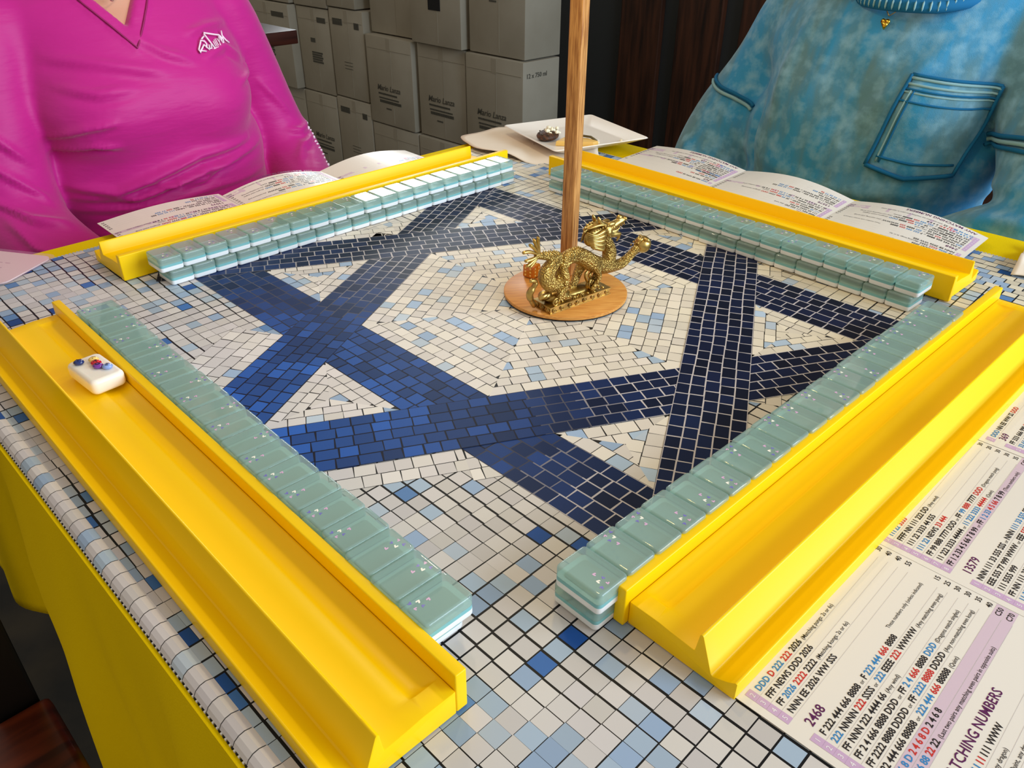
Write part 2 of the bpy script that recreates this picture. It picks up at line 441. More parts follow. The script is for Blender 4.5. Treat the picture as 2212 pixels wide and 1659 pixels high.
# background
mb.box(-H, H, -H, H, -0.0028, TOPZ, 0, lin((24, 25, 28)))
py, px = 0.01125, 0.0099
ny_, nx_ = int(2*H/py)+1, int(2*H/px)+1
for i in range(nx_):
    for j in range(ny_):
        brick = 0.5*px if (i*0+j) % 2 and j*py-H < -0.19 and False else 0
        x0 = -H+i*px; y0 = -H+j*py+ (0.5*py if (i % 2 and x0 > 0.30) else 0)
        wob = 0.0010*math.sin(y0*31+i*0.7)+0.0006*math.sin(y0*77)
        wob2 = 0.0010*math.sin(x0*27+j*0.5)
        g = 0.00038
        p = [(x0+g+wob, y0+g+wob2), (x0+px-g+wob, y0+g+wob2), (x0+px-g+wob, y0+py-g+wob2), (x0+g+wob, y0+py-g+wob2)]
        p = clipc(p, [(-H, -H), (H, -H), (H, H), (-H, H)])
        if not p: continue
        r_ = max(abs(x0), abs(y0)); edge = (r_-0.2)/0.18
        put(p, 0.00004, white_col(x0, y0, 0.16+0.18*max(0, edge), 0.02+0.07*max(0, edge), 0.94))
def cells_along(p0, d, length, width, rows, lenc, z, colf, gc, clipto=None, g=0.00032, jit=0.0006, base=True, stag=True):
    """rows of tesserae along direction d starting at p0, to the left of d"""
    n = (-d[1], d[0])
    def P(u, v): return (p0[0]+d[0]*u+n[0]*v, p0[1]+d[1]*u+n[1]*v)
    if base:
        K = max(1, int(length/0.03))
        for k in range(K):
            q = [P(length*k/K, 0), P(length*(k+1)/K, 0), P(length*(k+1)/K, width), P(length*k/K, width)]
            if clipto: q = clipc(q, clipto)
            if q: put(q, z, gc(*P(length*(k+.5)/K, width/2)))
    h = width/rows
    for r in range(rows):
        u = -rng.uniform(0, 1)*lenc if stag else 0
        while u < length:
            L_ = lenc*rng.uniform(0.82, 1.2)
            w1 = h*r+g+(0.0004*math.sin(u*60+r) if 0 < r else 0); w2 = h*(r+1)-g+(0.0004*math.sin(u*60+r+1) if r < rows-1 else 0)
            q = [P(u+g+rng.uniform(-jit, jit)*.5, w1), P(u+L_-g+rng.uniform(-jit, jit)*.5, w1), P(u+L_-g+rng.uniform(-jit, jit)*.5, w2), P(u+g+rng.uniform(-jit, jit)*.5, w2)]
            if clipto: q = clipc(q, clipto)
            else: q = clipc(q, [P(0, 0), P(length, 0), P(length, width), P(0, width)])
            if q and parea(q) > 8e-6:
                c = P(u+L_/2, h*(r+.5)); put(q, z+0.00004, colf(*c))
            u += L_
# lines of the six bands (point, direction): each band lies between its two lines
A1 = math.radians(90); A2 = math.radians(-29.0); A3 = math.radians(-151.2+180)
def ln(p, a): return (p, (math.cos(a), math.sin(a)))
B1u, B1l = ln((-0.1335, 0), A1), ln((-0.1865, 0), A1)
B2u, B2l = ln((0.180, 0), A1), ln((0.1235, 0), A1)
B3l, B3r = ln((-0.131, 0.129), A3), ln((0.001, 0.144), A3)
B4l, B4r = ln((-0.006, -0.145), A3), ln((0.049, -0.171), A3)
B5u, B5l = ln((0.055, 0.178), A2), ln((0.001, 0.144), A2)
B6u, B6l = ln((-0.135, -0.076), A2), ln((-0.136, -0.136), A2)
gcd = lambda x_, y_: lin((24, 25, 28))
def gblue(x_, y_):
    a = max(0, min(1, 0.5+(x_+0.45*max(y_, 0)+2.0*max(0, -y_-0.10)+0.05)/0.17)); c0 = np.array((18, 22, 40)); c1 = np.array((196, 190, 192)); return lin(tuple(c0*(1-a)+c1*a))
# light rims of tesserae that follow the star on its outside, and the fields inside it
tip = {}
L_ = dict(B1l=B1l, B1u=B1u, B2l=B2l, B2u=B2u, B3l=B3l, B3r=B3r, B4l=B4l, B4r=B4r, B5u=B5u, B5l=B5l, B6u=B6u, B6l=B6l)
def I(a, b_): return isect(L_[a], L_[b_])
def field(poly, rows_w=0.0104, lenc=0.0122):
    """convex field filled with rows that run along its nearest side"""
    n = len(poly); ar = sum(poly[i][0]*poly[(i+1) % n][1]-poly[(i+1) % n][0]*poly[i][1] for i in range(n))
    if ar < 0: poly = poly[::-1]
    put(poly, 0.00012, lin((44, 42, 42)))
    info = []
    for i in range(n):
        a, c = poly[i], poly[(i+1) % n]; L = math.hypot(c[0]-a[0], c[1]-a[1]); d = ((c[0]-a[0])/L, (c[1]-a[1])/L); info.append((a, d, (-d[1], d[0]), L))
    for i in range(n):
        a, d, nn, L = info[i]; reg = list(poly)
        for j in range(n):
            if j == i: continue
            a2, d2, n2, _ = info[j]
            # keep dist_i <= dist_j : (n2-nn).p >= n2.a2-nn.a
            m = (n2[0]-nn[0], n2[1]-nn[1]); c0 = n2[0]*a2[0]+n2[1]*a2[1]-nn[0]*a[0]-nn[1]*a[1]
            mm = m[0]**2+m[1]**2
            if mm < 1e-9: continue
            q = (m[0]*c0/mm, m[1]*c0/mm); reg = clip(reg, q, (q[0]+m[1], q[1]-m[0]))
            if len(reg) < 3: break
        if len(reg) < 3: continue
        dep = max((p[0]-a[0])*nn[0]+(p[1]-a[1])*nn[1] for p in reg); R_ = max(1, round(dep/rows_w))
        cells_along(a, d, L, dep, R_, lenc, 0.00012, lambda x_, y_: white_col(x_, y_, 0.13), gcd, clipto=reg, base=False, g=0.00030)
# pockets between the star's points (drawn under the bands)
hexo = [I('B3r', 'B5l'), I('B5l', 'B2l'), I('B2l', 'B4l'), I('B4l', 'B6u'), I('B6u', 'B1u'), I('B1u', 'B3r')]
def strip(l, side, u0, u1, rows=2):
    p, d = l; s = 1 if side > 0 else -1
    if s > 0: cells_along((p[0]+d[0]*u0, p[1]+d[1]*u0), d, u1-u0, 0.0108*rows, rows, 0.0125, 0.00008, lambda x_, y_: white_col(x_, y_, 0.08), gcd, g=0.00030)
    else: cells_along((p[0]+d[0]*u1, p[1]+d[1]*u1), (-d[0], -d[1]), u1-u0, 0.0108*rows, rows, 0.0125, 0.00008, lambda x_, y_: white_col(x_, y_, 0.08), gcd, g=0.00030)
def para(l, pt): return (pt[0]-l[0][0])*l[1][0]+(pt[1]-l[0][1])*l[1][1]
def seg_strip(name, p, q, side, rows=2):
    l = L_[name]; a, c = sorted((para(l, p), para(l, q))); strip(l, side, a, c, rows)
o1 = I('B1l', 'B3l'); o2 = I('B1l', 'B6l'); o3 = I('B4r', 'B6l'); o4 = I('B2u', 'B4r'); o5 = I('B2u', 'B5u'); o6 = I('B3l', 'B5u')
seg_strip('B3l', o1, (o1[0]-0.085, o1[1]-0.05), 1, 4)
seg_strip('B6l', o2, (o2[0]-0.08, o2[1]+0.045), -1, 2)
seg_strip('B6l', o2, (o2[0]+0.06, o2[1]-0.035), -1, 3)
seg_strip('B3l', o6, (o6[0]-0.10, o6[1]-0.055), 1, 2)
seg_strip('B5u', o6, (o6[0]-0.10, o6[1]+0.055), 1, 2)
seg_strip('B5u', o6, (o6[0]+0.10, o6[1]-0.055), 1, 3)
seg_strip('B4r', o4, (o4[0]+0.02, o4[1]+0.01), -1, 2)
seg_strip('B5u', o5, (o5[0]+0.09, o5[1]-0.05), 1, 2)
seg_strip('B4r', o3, (o3[0]+0.10, o3[1]+0.05), -1, 2)
field(hexo)
field([I('B1u', 'B3l'), I('B3l', 'B5l'), I('B5l', 'B1u')]); field([I('B3r', 'B5u'), I('B5u', 'B2l'), I('B2l', 'B3r')])
field([I('B1l', 'B3r'), I('B3r', 'B6u'), I('B6u', 'B1l')]); field([I('B2l', 'B4r'), I('B4r', 'B6u'), I('B6u', 'B2l')])
field([I('B4l', 'B6l'), I('B6l', 'B1u'), I('B1u', 'B4l')]); field([I('B2u', 'B5l'), I('B5l', 'B4l'), I('B4l', 'B2u')])
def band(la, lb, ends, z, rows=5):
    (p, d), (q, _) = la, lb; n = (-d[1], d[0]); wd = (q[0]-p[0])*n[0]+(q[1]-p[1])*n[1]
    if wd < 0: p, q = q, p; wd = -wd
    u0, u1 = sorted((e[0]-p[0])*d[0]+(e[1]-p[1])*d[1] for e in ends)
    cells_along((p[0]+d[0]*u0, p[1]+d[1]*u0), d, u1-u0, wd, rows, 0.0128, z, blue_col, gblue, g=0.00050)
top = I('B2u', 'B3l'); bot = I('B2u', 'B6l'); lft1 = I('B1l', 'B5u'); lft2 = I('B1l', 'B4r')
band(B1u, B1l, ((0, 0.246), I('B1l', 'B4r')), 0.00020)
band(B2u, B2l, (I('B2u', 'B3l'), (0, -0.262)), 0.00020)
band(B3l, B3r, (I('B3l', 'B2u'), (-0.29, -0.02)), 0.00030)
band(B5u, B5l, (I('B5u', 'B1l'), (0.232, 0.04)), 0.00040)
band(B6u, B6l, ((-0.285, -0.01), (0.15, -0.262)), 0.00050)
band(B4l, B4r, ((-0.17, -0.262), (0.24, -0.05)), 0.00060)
# rounded edge on the lower-left side, printed like the rest
for j in range(ny_*1):
    y0 = -H+j*py; g = 0.0005; c = white_col(-H, y0, 0.12, 0.05)
    y1 = min(H, y0+py-g); prof = [(-H+0.0055, 0.0001), (-H+0.002, 0.0011), (-H-0.0008, 0.0006), (-H-0.0030, -0.0010), (-H-0.0042, -0.0032)]
    for k in range(4):
        mb.face([(prof[k][0], y0, prof[k][1]), (prof[k+1][0], y0, prof[k+1][1]), (prof[k+1][0], y1, prof[k+1][1]), (prof[k][0], y1, prof[k][1])], 0, c)
        mb.face([(prof[k][0], y1, prof[k][1]-.0002), (prof[k+1][0], y1, prof[k+1][1]-.0002), (prof[k+1][0], y0+py, prof[k+1][1]-.0002), (prof[k][0], y0+py, prof[k][1]-.0002)], 0, lin((90, 90, 92)))
mo = mb.build('mosaic_mat', M_mat)
tag(mo, 'square play mat printed as a blue and white mosaic star on the table', 'play mat')
b = MB()
for j in range(420):
    y0 = -H+j*2*H/420
    b.box(-H-0.0049, -H-0.0038, y0, y0+0.0009, -0.0042, -0.0032, j % 2, None)
for j in range(230):
    x0 = -H+j*2*H/230; b.box(x0, x0+0.0022, H-0.0002, H+0.0012, -0.0028, 0.0004, 2)
    b.box(H-0.0002, H+0.0012, x0, x0+0.0022, -0.0028, 0.0004, 2)
b.build('stitched_edge', [mat('stitch_white', (225, 222, 214), 0.8), mat('stitch_black', (20, 20, 20), 0.8), mat('stitch_grey', (180, 184, 190), 0.8)], mo)
# ------------------------------------------------------------------ tile racks
RL = 0.475
RK = {'NR': (0.26486, 0.01155, -0.02556, (0, -1), (1, 0)), 'NL': (0.30233, -0.00727, 0.01354, (-1, 0), (0, 1)),
      'FL': (0.28275, 0.00435, -0.00327, (0, 1), (1, 0)), 'FR': (0.2512, -0.00535, -0.0371, (1, 0), (0, 1))}
def rloc(rk, t_, s_):
    s0, tc, th, S, T = RK[rk]
    so = s0 + s_*math.cos(th) - t_*math.sin(th); to = tc + s_*math.sin(th) + t_*math.cos(th)
    return (S[0]*so+T[0]*to, S[1]*so+T[1]*to)
def rack(rk, label, e0, e1):
    o0 = rloc(rk, 0, 0.03)
    root = empty('tile_rack', (o0[0], o0[1], 0.0007), label, 'tile rack', 'yellow tile racks round the table')
    def pt(t_, s_, z): p = rloc(rk, t_, s_); return (p[0]-o0[0], p[1]-o0[1], z)
    # body: trough, sloping back wall and ledge, one cross-section swept along the rack
    def prof(dip):
        P = [(0.0064, 0.0), (0.0064, 0.0139)]
        for i in range(11):
            a = i/10; s_ = 0.0078+0.0150*a; z = 0.0137 - dip*0.0026*math.sin(math.pi*a)**0.7; P.append((s_, z))
        P += [(0.0300, 0.0130), (0.0418, 0.0122), (0.0424, 0.0124), (0.0436, 0.0228), (0.0441, 0.0236), (0.0450, 0.0237), (0.0456, 0.0230),
              (0.0520, 0.0052), (0.0530, 0.0045), (0.0600, 0.0076), (0.0636, 0.0101), (0.0645, 0.0097), (0.0645, 0.0)]
        return P
    ts = [-RL/2+e0]; u = -RL/2+e0
    for dt, dp in ((0.010, 0), (0.0105, 0.35), (0.0125, 0.75), (0.016, 1)): ts.append(-RL/2+e0+dt)
    for dt in (0.016, 0.0125, 0.0105, 0.010, 0): ts.append(RL/2-e1-dt)
    dips = [0, 0, .35, .75, 1, 1, .75, .35, 0, 0]
    b = MB(); rows = []
    for t_, dp in zip(ts, dips):
        r = [];
        for (s_, z) in prof(dp): r.append(len(b.v)); b.v.append(pt(t_, s_, z))
        rows.append(r)
    hand = 1 if rk in ('NR', 'FR') else 1
    for i in range(len(rows)-1):
        n = len(rows[i])
        for k in range(n):
            k2 = (k+1) % n; b.f.append((rows[i][k], rows[i][k2], rows[i+1][k2], rows[i+1][k])); b.m.append(0); b.c.append((1, 1, 1))
    b.f.append(tuple(rows[0])[::-1]); b.m.append(0); b.c.append((1, 1, 1)); b.f.append(tuple(rows[-1])); b.m.append(0); b.c.append((1, 1, 1))
    body = b.build('rack_body', M_yel, root, weld=True, smooth=True, bevel=0.0005, seg=2, angle=50)
    # pusher: the upright strip along the inner side
    b = MB(); P = [(0.0, 0.0), (0.0, 0.0229), (0.0061, 0.0229), (0.0061, 0.0)]
    i0 = [[], []]
    for e, t_ in ((0, -RL/2), (1, RL/2)):
        for (s_, z) in P: i0[e].append(len(b.v)); b.v.append(pt(t_, s_, z))
    for k in range(4): b.f.append((i0[0][k], i0[0][(k+1) % 4], i0[1][(k+1) % 4], i0[1][k])); b.m.append(0); b.c.append((1, 1, 1))
    b.f.append(tuple(i0[0])[::-1]); b.m.append(0); b.c.append((1, 1, 1)); b.f.append(tuple(i0[1])); b.m.append(0); b.c.append((1, 1, 1))
    b.build('pusher', M_yel, root, weld=True, smooth=True, bevel=0.0009, seg=3, angle=50)
    return root
rack('NR', 'bright yellow tile rack at front right, overlapping the large printed score card', 0.0035, 0.002)
rack('NL', 'bright yellow tile rack at front left with a white bead-decorated tile in its trough', 0.0, 0.004)
rack('FL', 'bright yellow tile rack in front of the person in the pink shirt', 0.001, 0.022)
rack('FR', 'bright yellow tile rack in front of the person in the blue sweatshirt', 0.002, 0.012)

# ------------------------------------------------------------------ mahjong tiles: 4 walls, 20 long, 2 high
TW, TL_, TH = 0.0207, 0.0280, 0.01255
def rbox(lx, ly, z0, z1, r, rz, seg=3, cs=4):
    """rounded slab: corner radius r in plan, edge radius rz"""
    def ring(inset, z):
        out = []; rr = max(r-inset, 0.0003); hx, hy = lx/2-inset-rr, ly/2-inset-rr
        for (sx, sy, a0) in ((1, 1, 0), (-1, 1, 90), (-1, -1, 180), (1, -1, 270)):
            for k in range(cs+1):
                a = math.radians(a0+90*k/cs); out.append((sx*hx+rr*math.cos(a), sy*hy+rr*math.sin(a), z))
        return out
    return ring
def slab(b, lx, ly, z0, z1, r, rb, rt_, mi=0):
    ring = rbox(lx, ly, z0, z1, r, rb); R_ = []
    if rb: R_ += [ring(rb+0.0003, z0)] + [ring(rb*(1-math.sin(a)), z0+rb*(1-math.cos(a))) for a in (0, math.pi/6, math.pi/3, math.pi/2)]
    else: R_ += [ring(0, z0)]
    if rt_: R_ += [ring(rt_*(1-math.cos(a)), z1-rt_*(1-math.sin(a))) for a in (0, math.pi/8, math.pi/4, math.pi*3/8, math.pi/2)] + [ring(rt_+0.0003, z1)]
    else: R_ += [ring(0, z1)]
    i0 = len(b.v); n = len(R_[0])
    for rg in R_: b.v += rg
    for i in range(len(R_)-1):
        for k in range(n):
            b.f.append((i0+i*n+k, i0+i*n+(k+1) % n, i0+(i+1)*n+(k+1) % n, i0+(i+1)*n+k)); b.m.append(mi); b.c.append((1, 1, 1))
    b.f.append(tuple(i0+k for k in range(n))[::-1]); b.m.append(mi); b.c.append((1, 1, 1))
    b.f.append(tuple(i0+(len(R_)-1)*n+k for k in range(n))); b.m.append(mi); b.c.append((1, 1, 1))
M_tealtop = mat('painted_refraction_inset', (152, 186, 176), 0.3)
M_h = [mat('petal_white', (252, 250, 238), 0.25), mat('petal_pink', (222, 178, 216), 0.25), mat('petal_violet', (120, 112, 200), 0.25)]
tile0 = empty('mahjong_tile', (0, 0, 0), None, 'mahjong tile')
b = MB(); slab(b, TL_, TW, 0, 0.0041, 0.0026, 0.0012, 0); p_face = b.build('face_layer', M_white, tile0, smooth='all')
p_face.data.polygons.foreach_set('use_smooth', [True]*len(p_face.data.polygons)); p_face.data.set_sharp_from_angle(angle=math.radians(50))
b = MB(); slab(b, TL_-.0001, TW-.0001, 0.0041, 0.0064, 0.0026, 0, 0); slab(b, TL_-0.0003, TW-0.0003, 0.0064, 0.00646, 0.0025, 0, 0, 2); slab(b, TL_-0.0066, TW-0.0050, 0.00646, 0.00662, 0.0020, 0, 0, 1)
p_core = b.build('teal_layer', [M_teal, M_tealtop, mat('painted_rim_glow', (184, 222, 216), 0.3)], tile0, smooth=True)  # pale rim and darker inset paint the refraction glow of the clear back
b = MB(); slab(b, TL_, TW, 0.00643, TH, 0.0026, 0, 0.0015); p_back = b.build('clear_back', M_clear, tile0, smooth='all')
p_back.data.polygons.foreach_set('use_smooth', [True]*len(p_back.data.polygons)); p_back.data.set_sharp_from_angle(angle=math.radians(50))
# petals: little hearts scattered near one end
b = MB()
def heart(cx, cy, s_, ang, mi):
    ca, sa = math.cos(ang), math.sin(ang)
    for sg in (1, -1):
        q = [(0, -0.55), (sg*0.30, -0.25), (sg*0.62, 0.20), (sg*0.62, 0.50), (sg*0.40, 0.62), (sg*0.18, 0.50), (0, 0.12)]
        if sg < 0: q = q[::-1]
        P = [(cx+s_*(x_*ca-y_*sa), cy+s_*(x_*sa+y_*ca)) for x_, y_ in q]
        b.face([(x_, y_, TH+0.00006) for x_, y_ in P], mi)
ML, MW = 0.0068, -0.0036
heart(ML, MW, 0.00175, math.radians(-60), 0)
heart(ML-0.0042, MW+0.0020, 0.00165, math.radians(-50), 1)
heart(ML+0.0002, MW+0.0034, 0.00140, math.radians(20), 2)
heart(ML+0.0038, MW+0.0025, 0.00145, math.radians(50), 1)
heart(ML+0.0036, MW-0.0013, 0.00155, math.radians(200), 2)
p_pet = b.build('petals', M_h, tile0)
parts0 = [p_face, p_core, p_back, p_pet]
ORD = ['first', 'second', 'third', 'fourth', 'fifth', 'sixth', 'seventh', 'eighth', 'ninth', 'tenth', 'eleventh', 'twelfth', 'thirteenth', 'fourteenth', 'fifteenth', 'sixteenth', 'seventeenth', 'eighteenth', 'nineteenth', 'twentieth']
first = True
def put_tile(x_, y_, z_, ang, label, group, petals):
    global first
    if first: r = tile0; first = False; kids = parts0
    else:
        r = tile0.copy(); COL.objects.link(r); kids = []
        for ch in parts0:
            if ch is p_pet and not petals: continue
            c = ch.copy(); COL.objects.link(c); c.parent = r; kids.append(c)
    r.location = (x_, y_, z_); r.rotation_euler = (0, 0, ang); r['label'] = label; r['category'] = 'mahjong tile'; r['group'] = group
rw = random.Random(5)
# (key, start->end inner-corner lines at the top layer, outward dir, run dir, flags, wording)
WALLS = [
 ('NR', (-0.2393, -0.2608), (0.1765, -0.2722), 'OIIOOOIOIIIOIOIIIIIO', 'the near corner', 'the front-right rack', (0.0010, 0.0, -0.0012)),
 ('NL', (-0.2990, 0.1985), (-0.3058, -0.2185), 'OIIOIIOIOIOIOOOOOIIO', 'the far end', 'the front-left rack', (0.0015, 0.006, 0.0010)),
 ('FL', (-0.2135, 0.2740), (0.2130, 0.2725), 'IIIOIOOOIOIIIOOOIOOI', 'the left end', 'the pink-shirted player\'s rack', (0.0062, 0.0, -0.0020)),
 ('FR', (0.2480, 0.1925), (0.2300, -0.2310), 'OOIIIOIOIOIOOOIOOOOO', 'the far end', 'the blue-shirted player\'s rack', (0.0010, 0.003, -0.0030)),
]
for (rk, a, c, fl, endw, rackw, (dA, dB, dS)) in WALLS:
    a = np.array(a); c = np.array(c); d = (c-a)/20; L = np.linalg.norm(c-a); dn = d/np.linalg.norm(d)
    S = np.array(RK[rk][3], float); T = np.array([-dn[1], dn[0]]); out = T if T@S > 0 else -T
    for layer in (1, 0):
        for i in range(20):
            base = a+d*(i+0.5)
            if layer == 0: base = base + dn*(dA*(1-i/19)+(-dB)*(i/19)) + out*dS
            j1, j2 = rw.uniform(-0.0006, 0.0006), rw.uniform(-1, 1)
            wave = 0.0006*math.sin(i*0.9+len(rackw))
            pos = base - out*(TL_/2 + abs(j1) + (wave if wave > 0 else 0))
            O = fl[i] == 'O'
            v = out if O else -out
            ang = math.atan2(v[1], v[0]) + math.radians(0.25*j2)
            if layer: lab = 'upper teal-backed tile, %s from %s, against %s' % (ORD[i], endw, rackw)
            else: lab = 'lower tile under the %s from %s, against %s' % (ORD[i], endw, rackw)
            put_tile(pos[0], pos[1], 0.0006+layer*(TH+0.00005), ang, lab, 'mahjong tile wall against %s' % rackw, layer == 1)

# ------------------------------------------------------------------ white bead tile in the left rack's trough
jr = empty('joker_tile', (-0.3205, 0.1035, 0.0150), 'white bead-decorated tile lying in the trough of the front-left rack', 'mahjong tile', rot=(0, 0, math.radians(94)))
b = MB(); slab(b, 0.0385, 0.0225, 0, 0.0105, 0.0042, 0.0028, 0.0028)
M_ivory = mat('cream_plastic', (248, 240, 226), 0.35, sss=0.1)
o = b.build('tile_block', M_ivory, jr, smooth='all')
M_bk = mat('bead_print', (12, 10, 16), 0.4)
def bead(cx, cy, rgb, word, ang, nm='letter_bead'):
    b = MB(); b.ball((0, 0, 0.0017), (0.0034, 0.0027, 0.0019), 16, 0); b.ball((0, 0, 0.0017), (0.0036, 0.0020, 0.0010), 12, 0)
    V, Fc, wd = text_geo(word, 0.03); s_ = 0.0042
    b.add([((v[0]-wd/2)*s_, (v[1]-0.35)*s_, 0.00366-((v[0]-wd/2)**2+(v[1]-.35)**2)*0.0015) for v in V], Fc, 1)
    o = b.build(nm, [mat('bead_'+word+str(rgb[0]), rgb, 0.15, coat=0.6), M_bk], jr, smooth='all', loc=(cx, cy, 0.0104)); o.rotation_euler = (0, 0, ang)
LA = math.radians(-94+45)
bead(0.0105, 0.0052, (10, 40, 104), 'A', 1.0); bead(0.0068, -0.0030, (244, 206, 110), 'T', -2.2)
bead(0.0015, -0.0022, (206, 10, 34), 'R', -2.2); bead(-0.0034, -0.0012, (120, 50, 150), 'O', -2.2); bead(-0.0085, -0.0050, (140, 166, 226), 'E', -2.2)

# ------------------------------------------------------------------ bamboo stand: disc, stick
dr = empty('bamboo_stand', (0.0245, -0.0055, 0.0006), 'round bamboo disc with a tall square bamboo stick, standing in the centre of the mat', 'stand')
b = MB(); N = 72
def disc(b, R_, z0, z1, mi):
    i0 = len(b.v); pr = [(R_-0.0006, z0), (R_, z0+0.0004), (R_, z1-0.0005), (R_-0.0006, z1)]
    for r_, z in pr:
        for k in range(N): a = 2*math.pi*k/N; b.v.append((r_*math.cos(a), r_*math.sin(a), z))
    for i in range(3):
        for k in range(N): b.f.append((i0+i*N+k, i0+i*N+(k+1) % N, i0+(i+1)*N+(k+1) % N, i0+(i+1)*N+k)); b.m.append(mi); b.c.append((1, 1, 1))
    b.f.append(tuple(i0+k for k in range(N))[::-1]); b.m.append(mi); b.c.append((1, 1, 1)); b.f.append(tuple(i0+3*N+k for k in range(N))); b.m.append(mi); b.c.append((1, 1, 1))
disc(b, 0.0525, 0.0011, 0.0042, 0); o = b.build('disc', M_bamboo, dr, smooth=True); o.rotation_euler = (0, 0, math.radians(-38))
b = MB(); disc(b, 0.0521, 0, 0.0011, 0); b.build('rubber_foot', M_black, dr, smooth=True)
b = MB(); b.box(-0.0058, 0.0058, -0.0058, 0.0058, 0.0040, 0.46); o = b.build('stick', M_stick, dr, bevel=0.0016, seg=3, smooth=True)
o.location = (0.0272, 0.0214, 0); o.rotation_euler = (0, 0, math.radians(14))

# ------------------------------------------------------------------ gold dragon
DP0 = Vector((-0.0206, -0.0295, 0.0048)); dang = math.atan2(-0.0088, 0.0652)
dg_ = empty('dragon_figurine', DP0, 'small antique gold dragon holding up a ball, standing on the bamboo disc', 'figurine', rot=(0, 0, dang))
mm = lambda p: tuple(v*0.001 for v in p)
S_ = SDF(mm((-10, -2, 0)), mm((104, 26, 56)), 0.00062)
def ch(pts, rad, k=0.0015, n=5):
    P = catmull([mm(p) for p in pts], n); R_ = catmull([(r_*0.001, 0, 0) for r_ in rad], n)
    S_.chain(P, [q[0] for q in R_], k)
ch([(-7, 11, 48.9), (0.5, 11, 47.1), (8.1, 11, 45.1), (14.5, 11, 43.0)], [1.9, 2.6, 3.1, 3.9])
ch([(14.5, 11, 43.0), (9.7, 10, 38.7), (3.0, 9, 33.5), (1.8, 8, 28.5), (4.5, 7, 23.5), (9.5, 7, 21.5), (14.6, 8, 24), (17.0, 9, 29.5), (20.5, 10, 36.0)], [3.8, 4.9, 5.7, 6.0, 5.6, 4.8, 3.9, 3.7, 4.4])
ch([(20.3, 10, 35.5), (24.8, 11, 39.0), (33.3, 11, 39.6), (42.1, 11, 35.6), (51, 10.5, 29), (58.9, 10, 24.6), (67.1, 9.5, 21.9), (76.6, 9, 20.0)], [4.6, 5.2, 5.8, 6.4, 6.7, 6.5, 5.8, 4.5])
ch([(76.6, 9, 20), (83.6, 8, 20.3), (90.3, 7.5, 23.6), (97.2, 7, 28.6), (99.8, 7, 30.3)], [4.2, 3.9, 3.3, 2.9, 2.9])
ch([(70.5, 10, 23), (73, 12, 28.6), (73.6, 13, 33.3), (70.5, 13, 39.8), (67.2, 12.5, 44.5), (67.4, 12, 49)], [4.8, 5.2, 5.2, 4.8, 4.2, 3.8])
ch([(17.5, 6, 33), (18.0, 3.6, 26.4), (17.2, 3, 19.2), (13.4, 3, 15.0), (11.5, 2.5, 12)], [3.2, 2.7, 2.3, 2.6, 2.2])
ch([(48, 17, 27), (42.8, 17, 19.3), (38.4, 15, 14), (33.4, 13.5, 9.0)], [4.4, 3.2, 2.7, 2.4])
ch([(52, 4.5, 25), (54, 2.6, 18), (50, 3, 11), (47, 3, 8)], [2.6, 1.6, 1.5, 1.2])
# feet with claws
for (fx, fy, fz) in ((13.2, 2.8, 12.5), (31.5, 12.5, 8.2)):
    for k, dx in enumerate((-3.6, -0.8, 2.4, 5.0)):
        ch([(fx, fy, fz), (fx+dx*0.7, fy-1.2, fz-1.6), (fx+dx*1.25, fy-1.6, fz-4.2)], [1.8, 1.4, 0.7], 0.0006, 3)
ch([(12, 2.4, 11.5), (20.2, 1.8, 9.6), (24, 2, 8.6)], [1.8, 1.4, 0.8], 0.0008, 3)
V, Fq = S_.mesh()
# scales: raised rows over the whole hide
nrm = vnormals(V, Fq)
body = np_mesh('body', V, Fq, M_gold, dg_)
# spikes along the back
b = MB()
def cone(b, p, d, r_, h, n=6):
    p = Vector(p); d = Vector(d).normalized(); b.tube([tuple(p), tuple(p+d*h*0.55), tuple(p+d*h)], [r_, r_*0.7, r_*0.12], n)
for q in catmull([mm(p) for p in ((1, 11, 49.4), (8, 11, 48.0), (14, 11, 46.4), (20, 10.5, 40.8), (24.5, 11, 43.8), (33.3, 11, 45.2), (40, 11.2, 43.2), (46, 11.5, 38.5), (52, 12, 35.0), (58, 12.5, 30.5))], 3):
    cone(b, tuple(q), (rw.uniform(-.5, .1), rw.uniform(-.2, .2), 1), 0.0009, 0.0024)
for k in range(14):
    q = mm((99+2.2*math.sin(k*1.3), 5+k*0.45, 33.5+2.5*math.cos(k*1.1))); b.ball(q, 0.0009, 8)
b.build('back_spikes', M_gold2, dg_, smooth='all')
# ball
b = MB(); b.ball(mm((106.8, 7, 32.6)), 0.0074, 28)
b.build('ball', M_gold2, dg_, smooth='all')
b = MB()
for (a0, a1) in ((40, 150), (95, 195), (150, 250), (-25, 35)):
    P = []
    for k in range(8):
        t_ = k/7; th = math.radians(a0+(a1-a0)*t_*0.6+ (10 if a0 < 0 else 0)); ph = math.radians(200-150*t_)
        P.append(mm((106.8+7.7*math.cos(ph)*0.9*math.sin(th*0.9+0.4), 7-7.2*math.cos(th)*math.sin(ph)*0.8-1.2, 32.6+7.4*math.sin(ph-0.6)*0.85)))
    b.tube(P, [0.0015, 0.0016, 0.0016, 0.0015, 0.0014, 0.0012, 0.0010, 0.0005], 8)
b.build('claw', M_gold2, dg_, smooth='all')
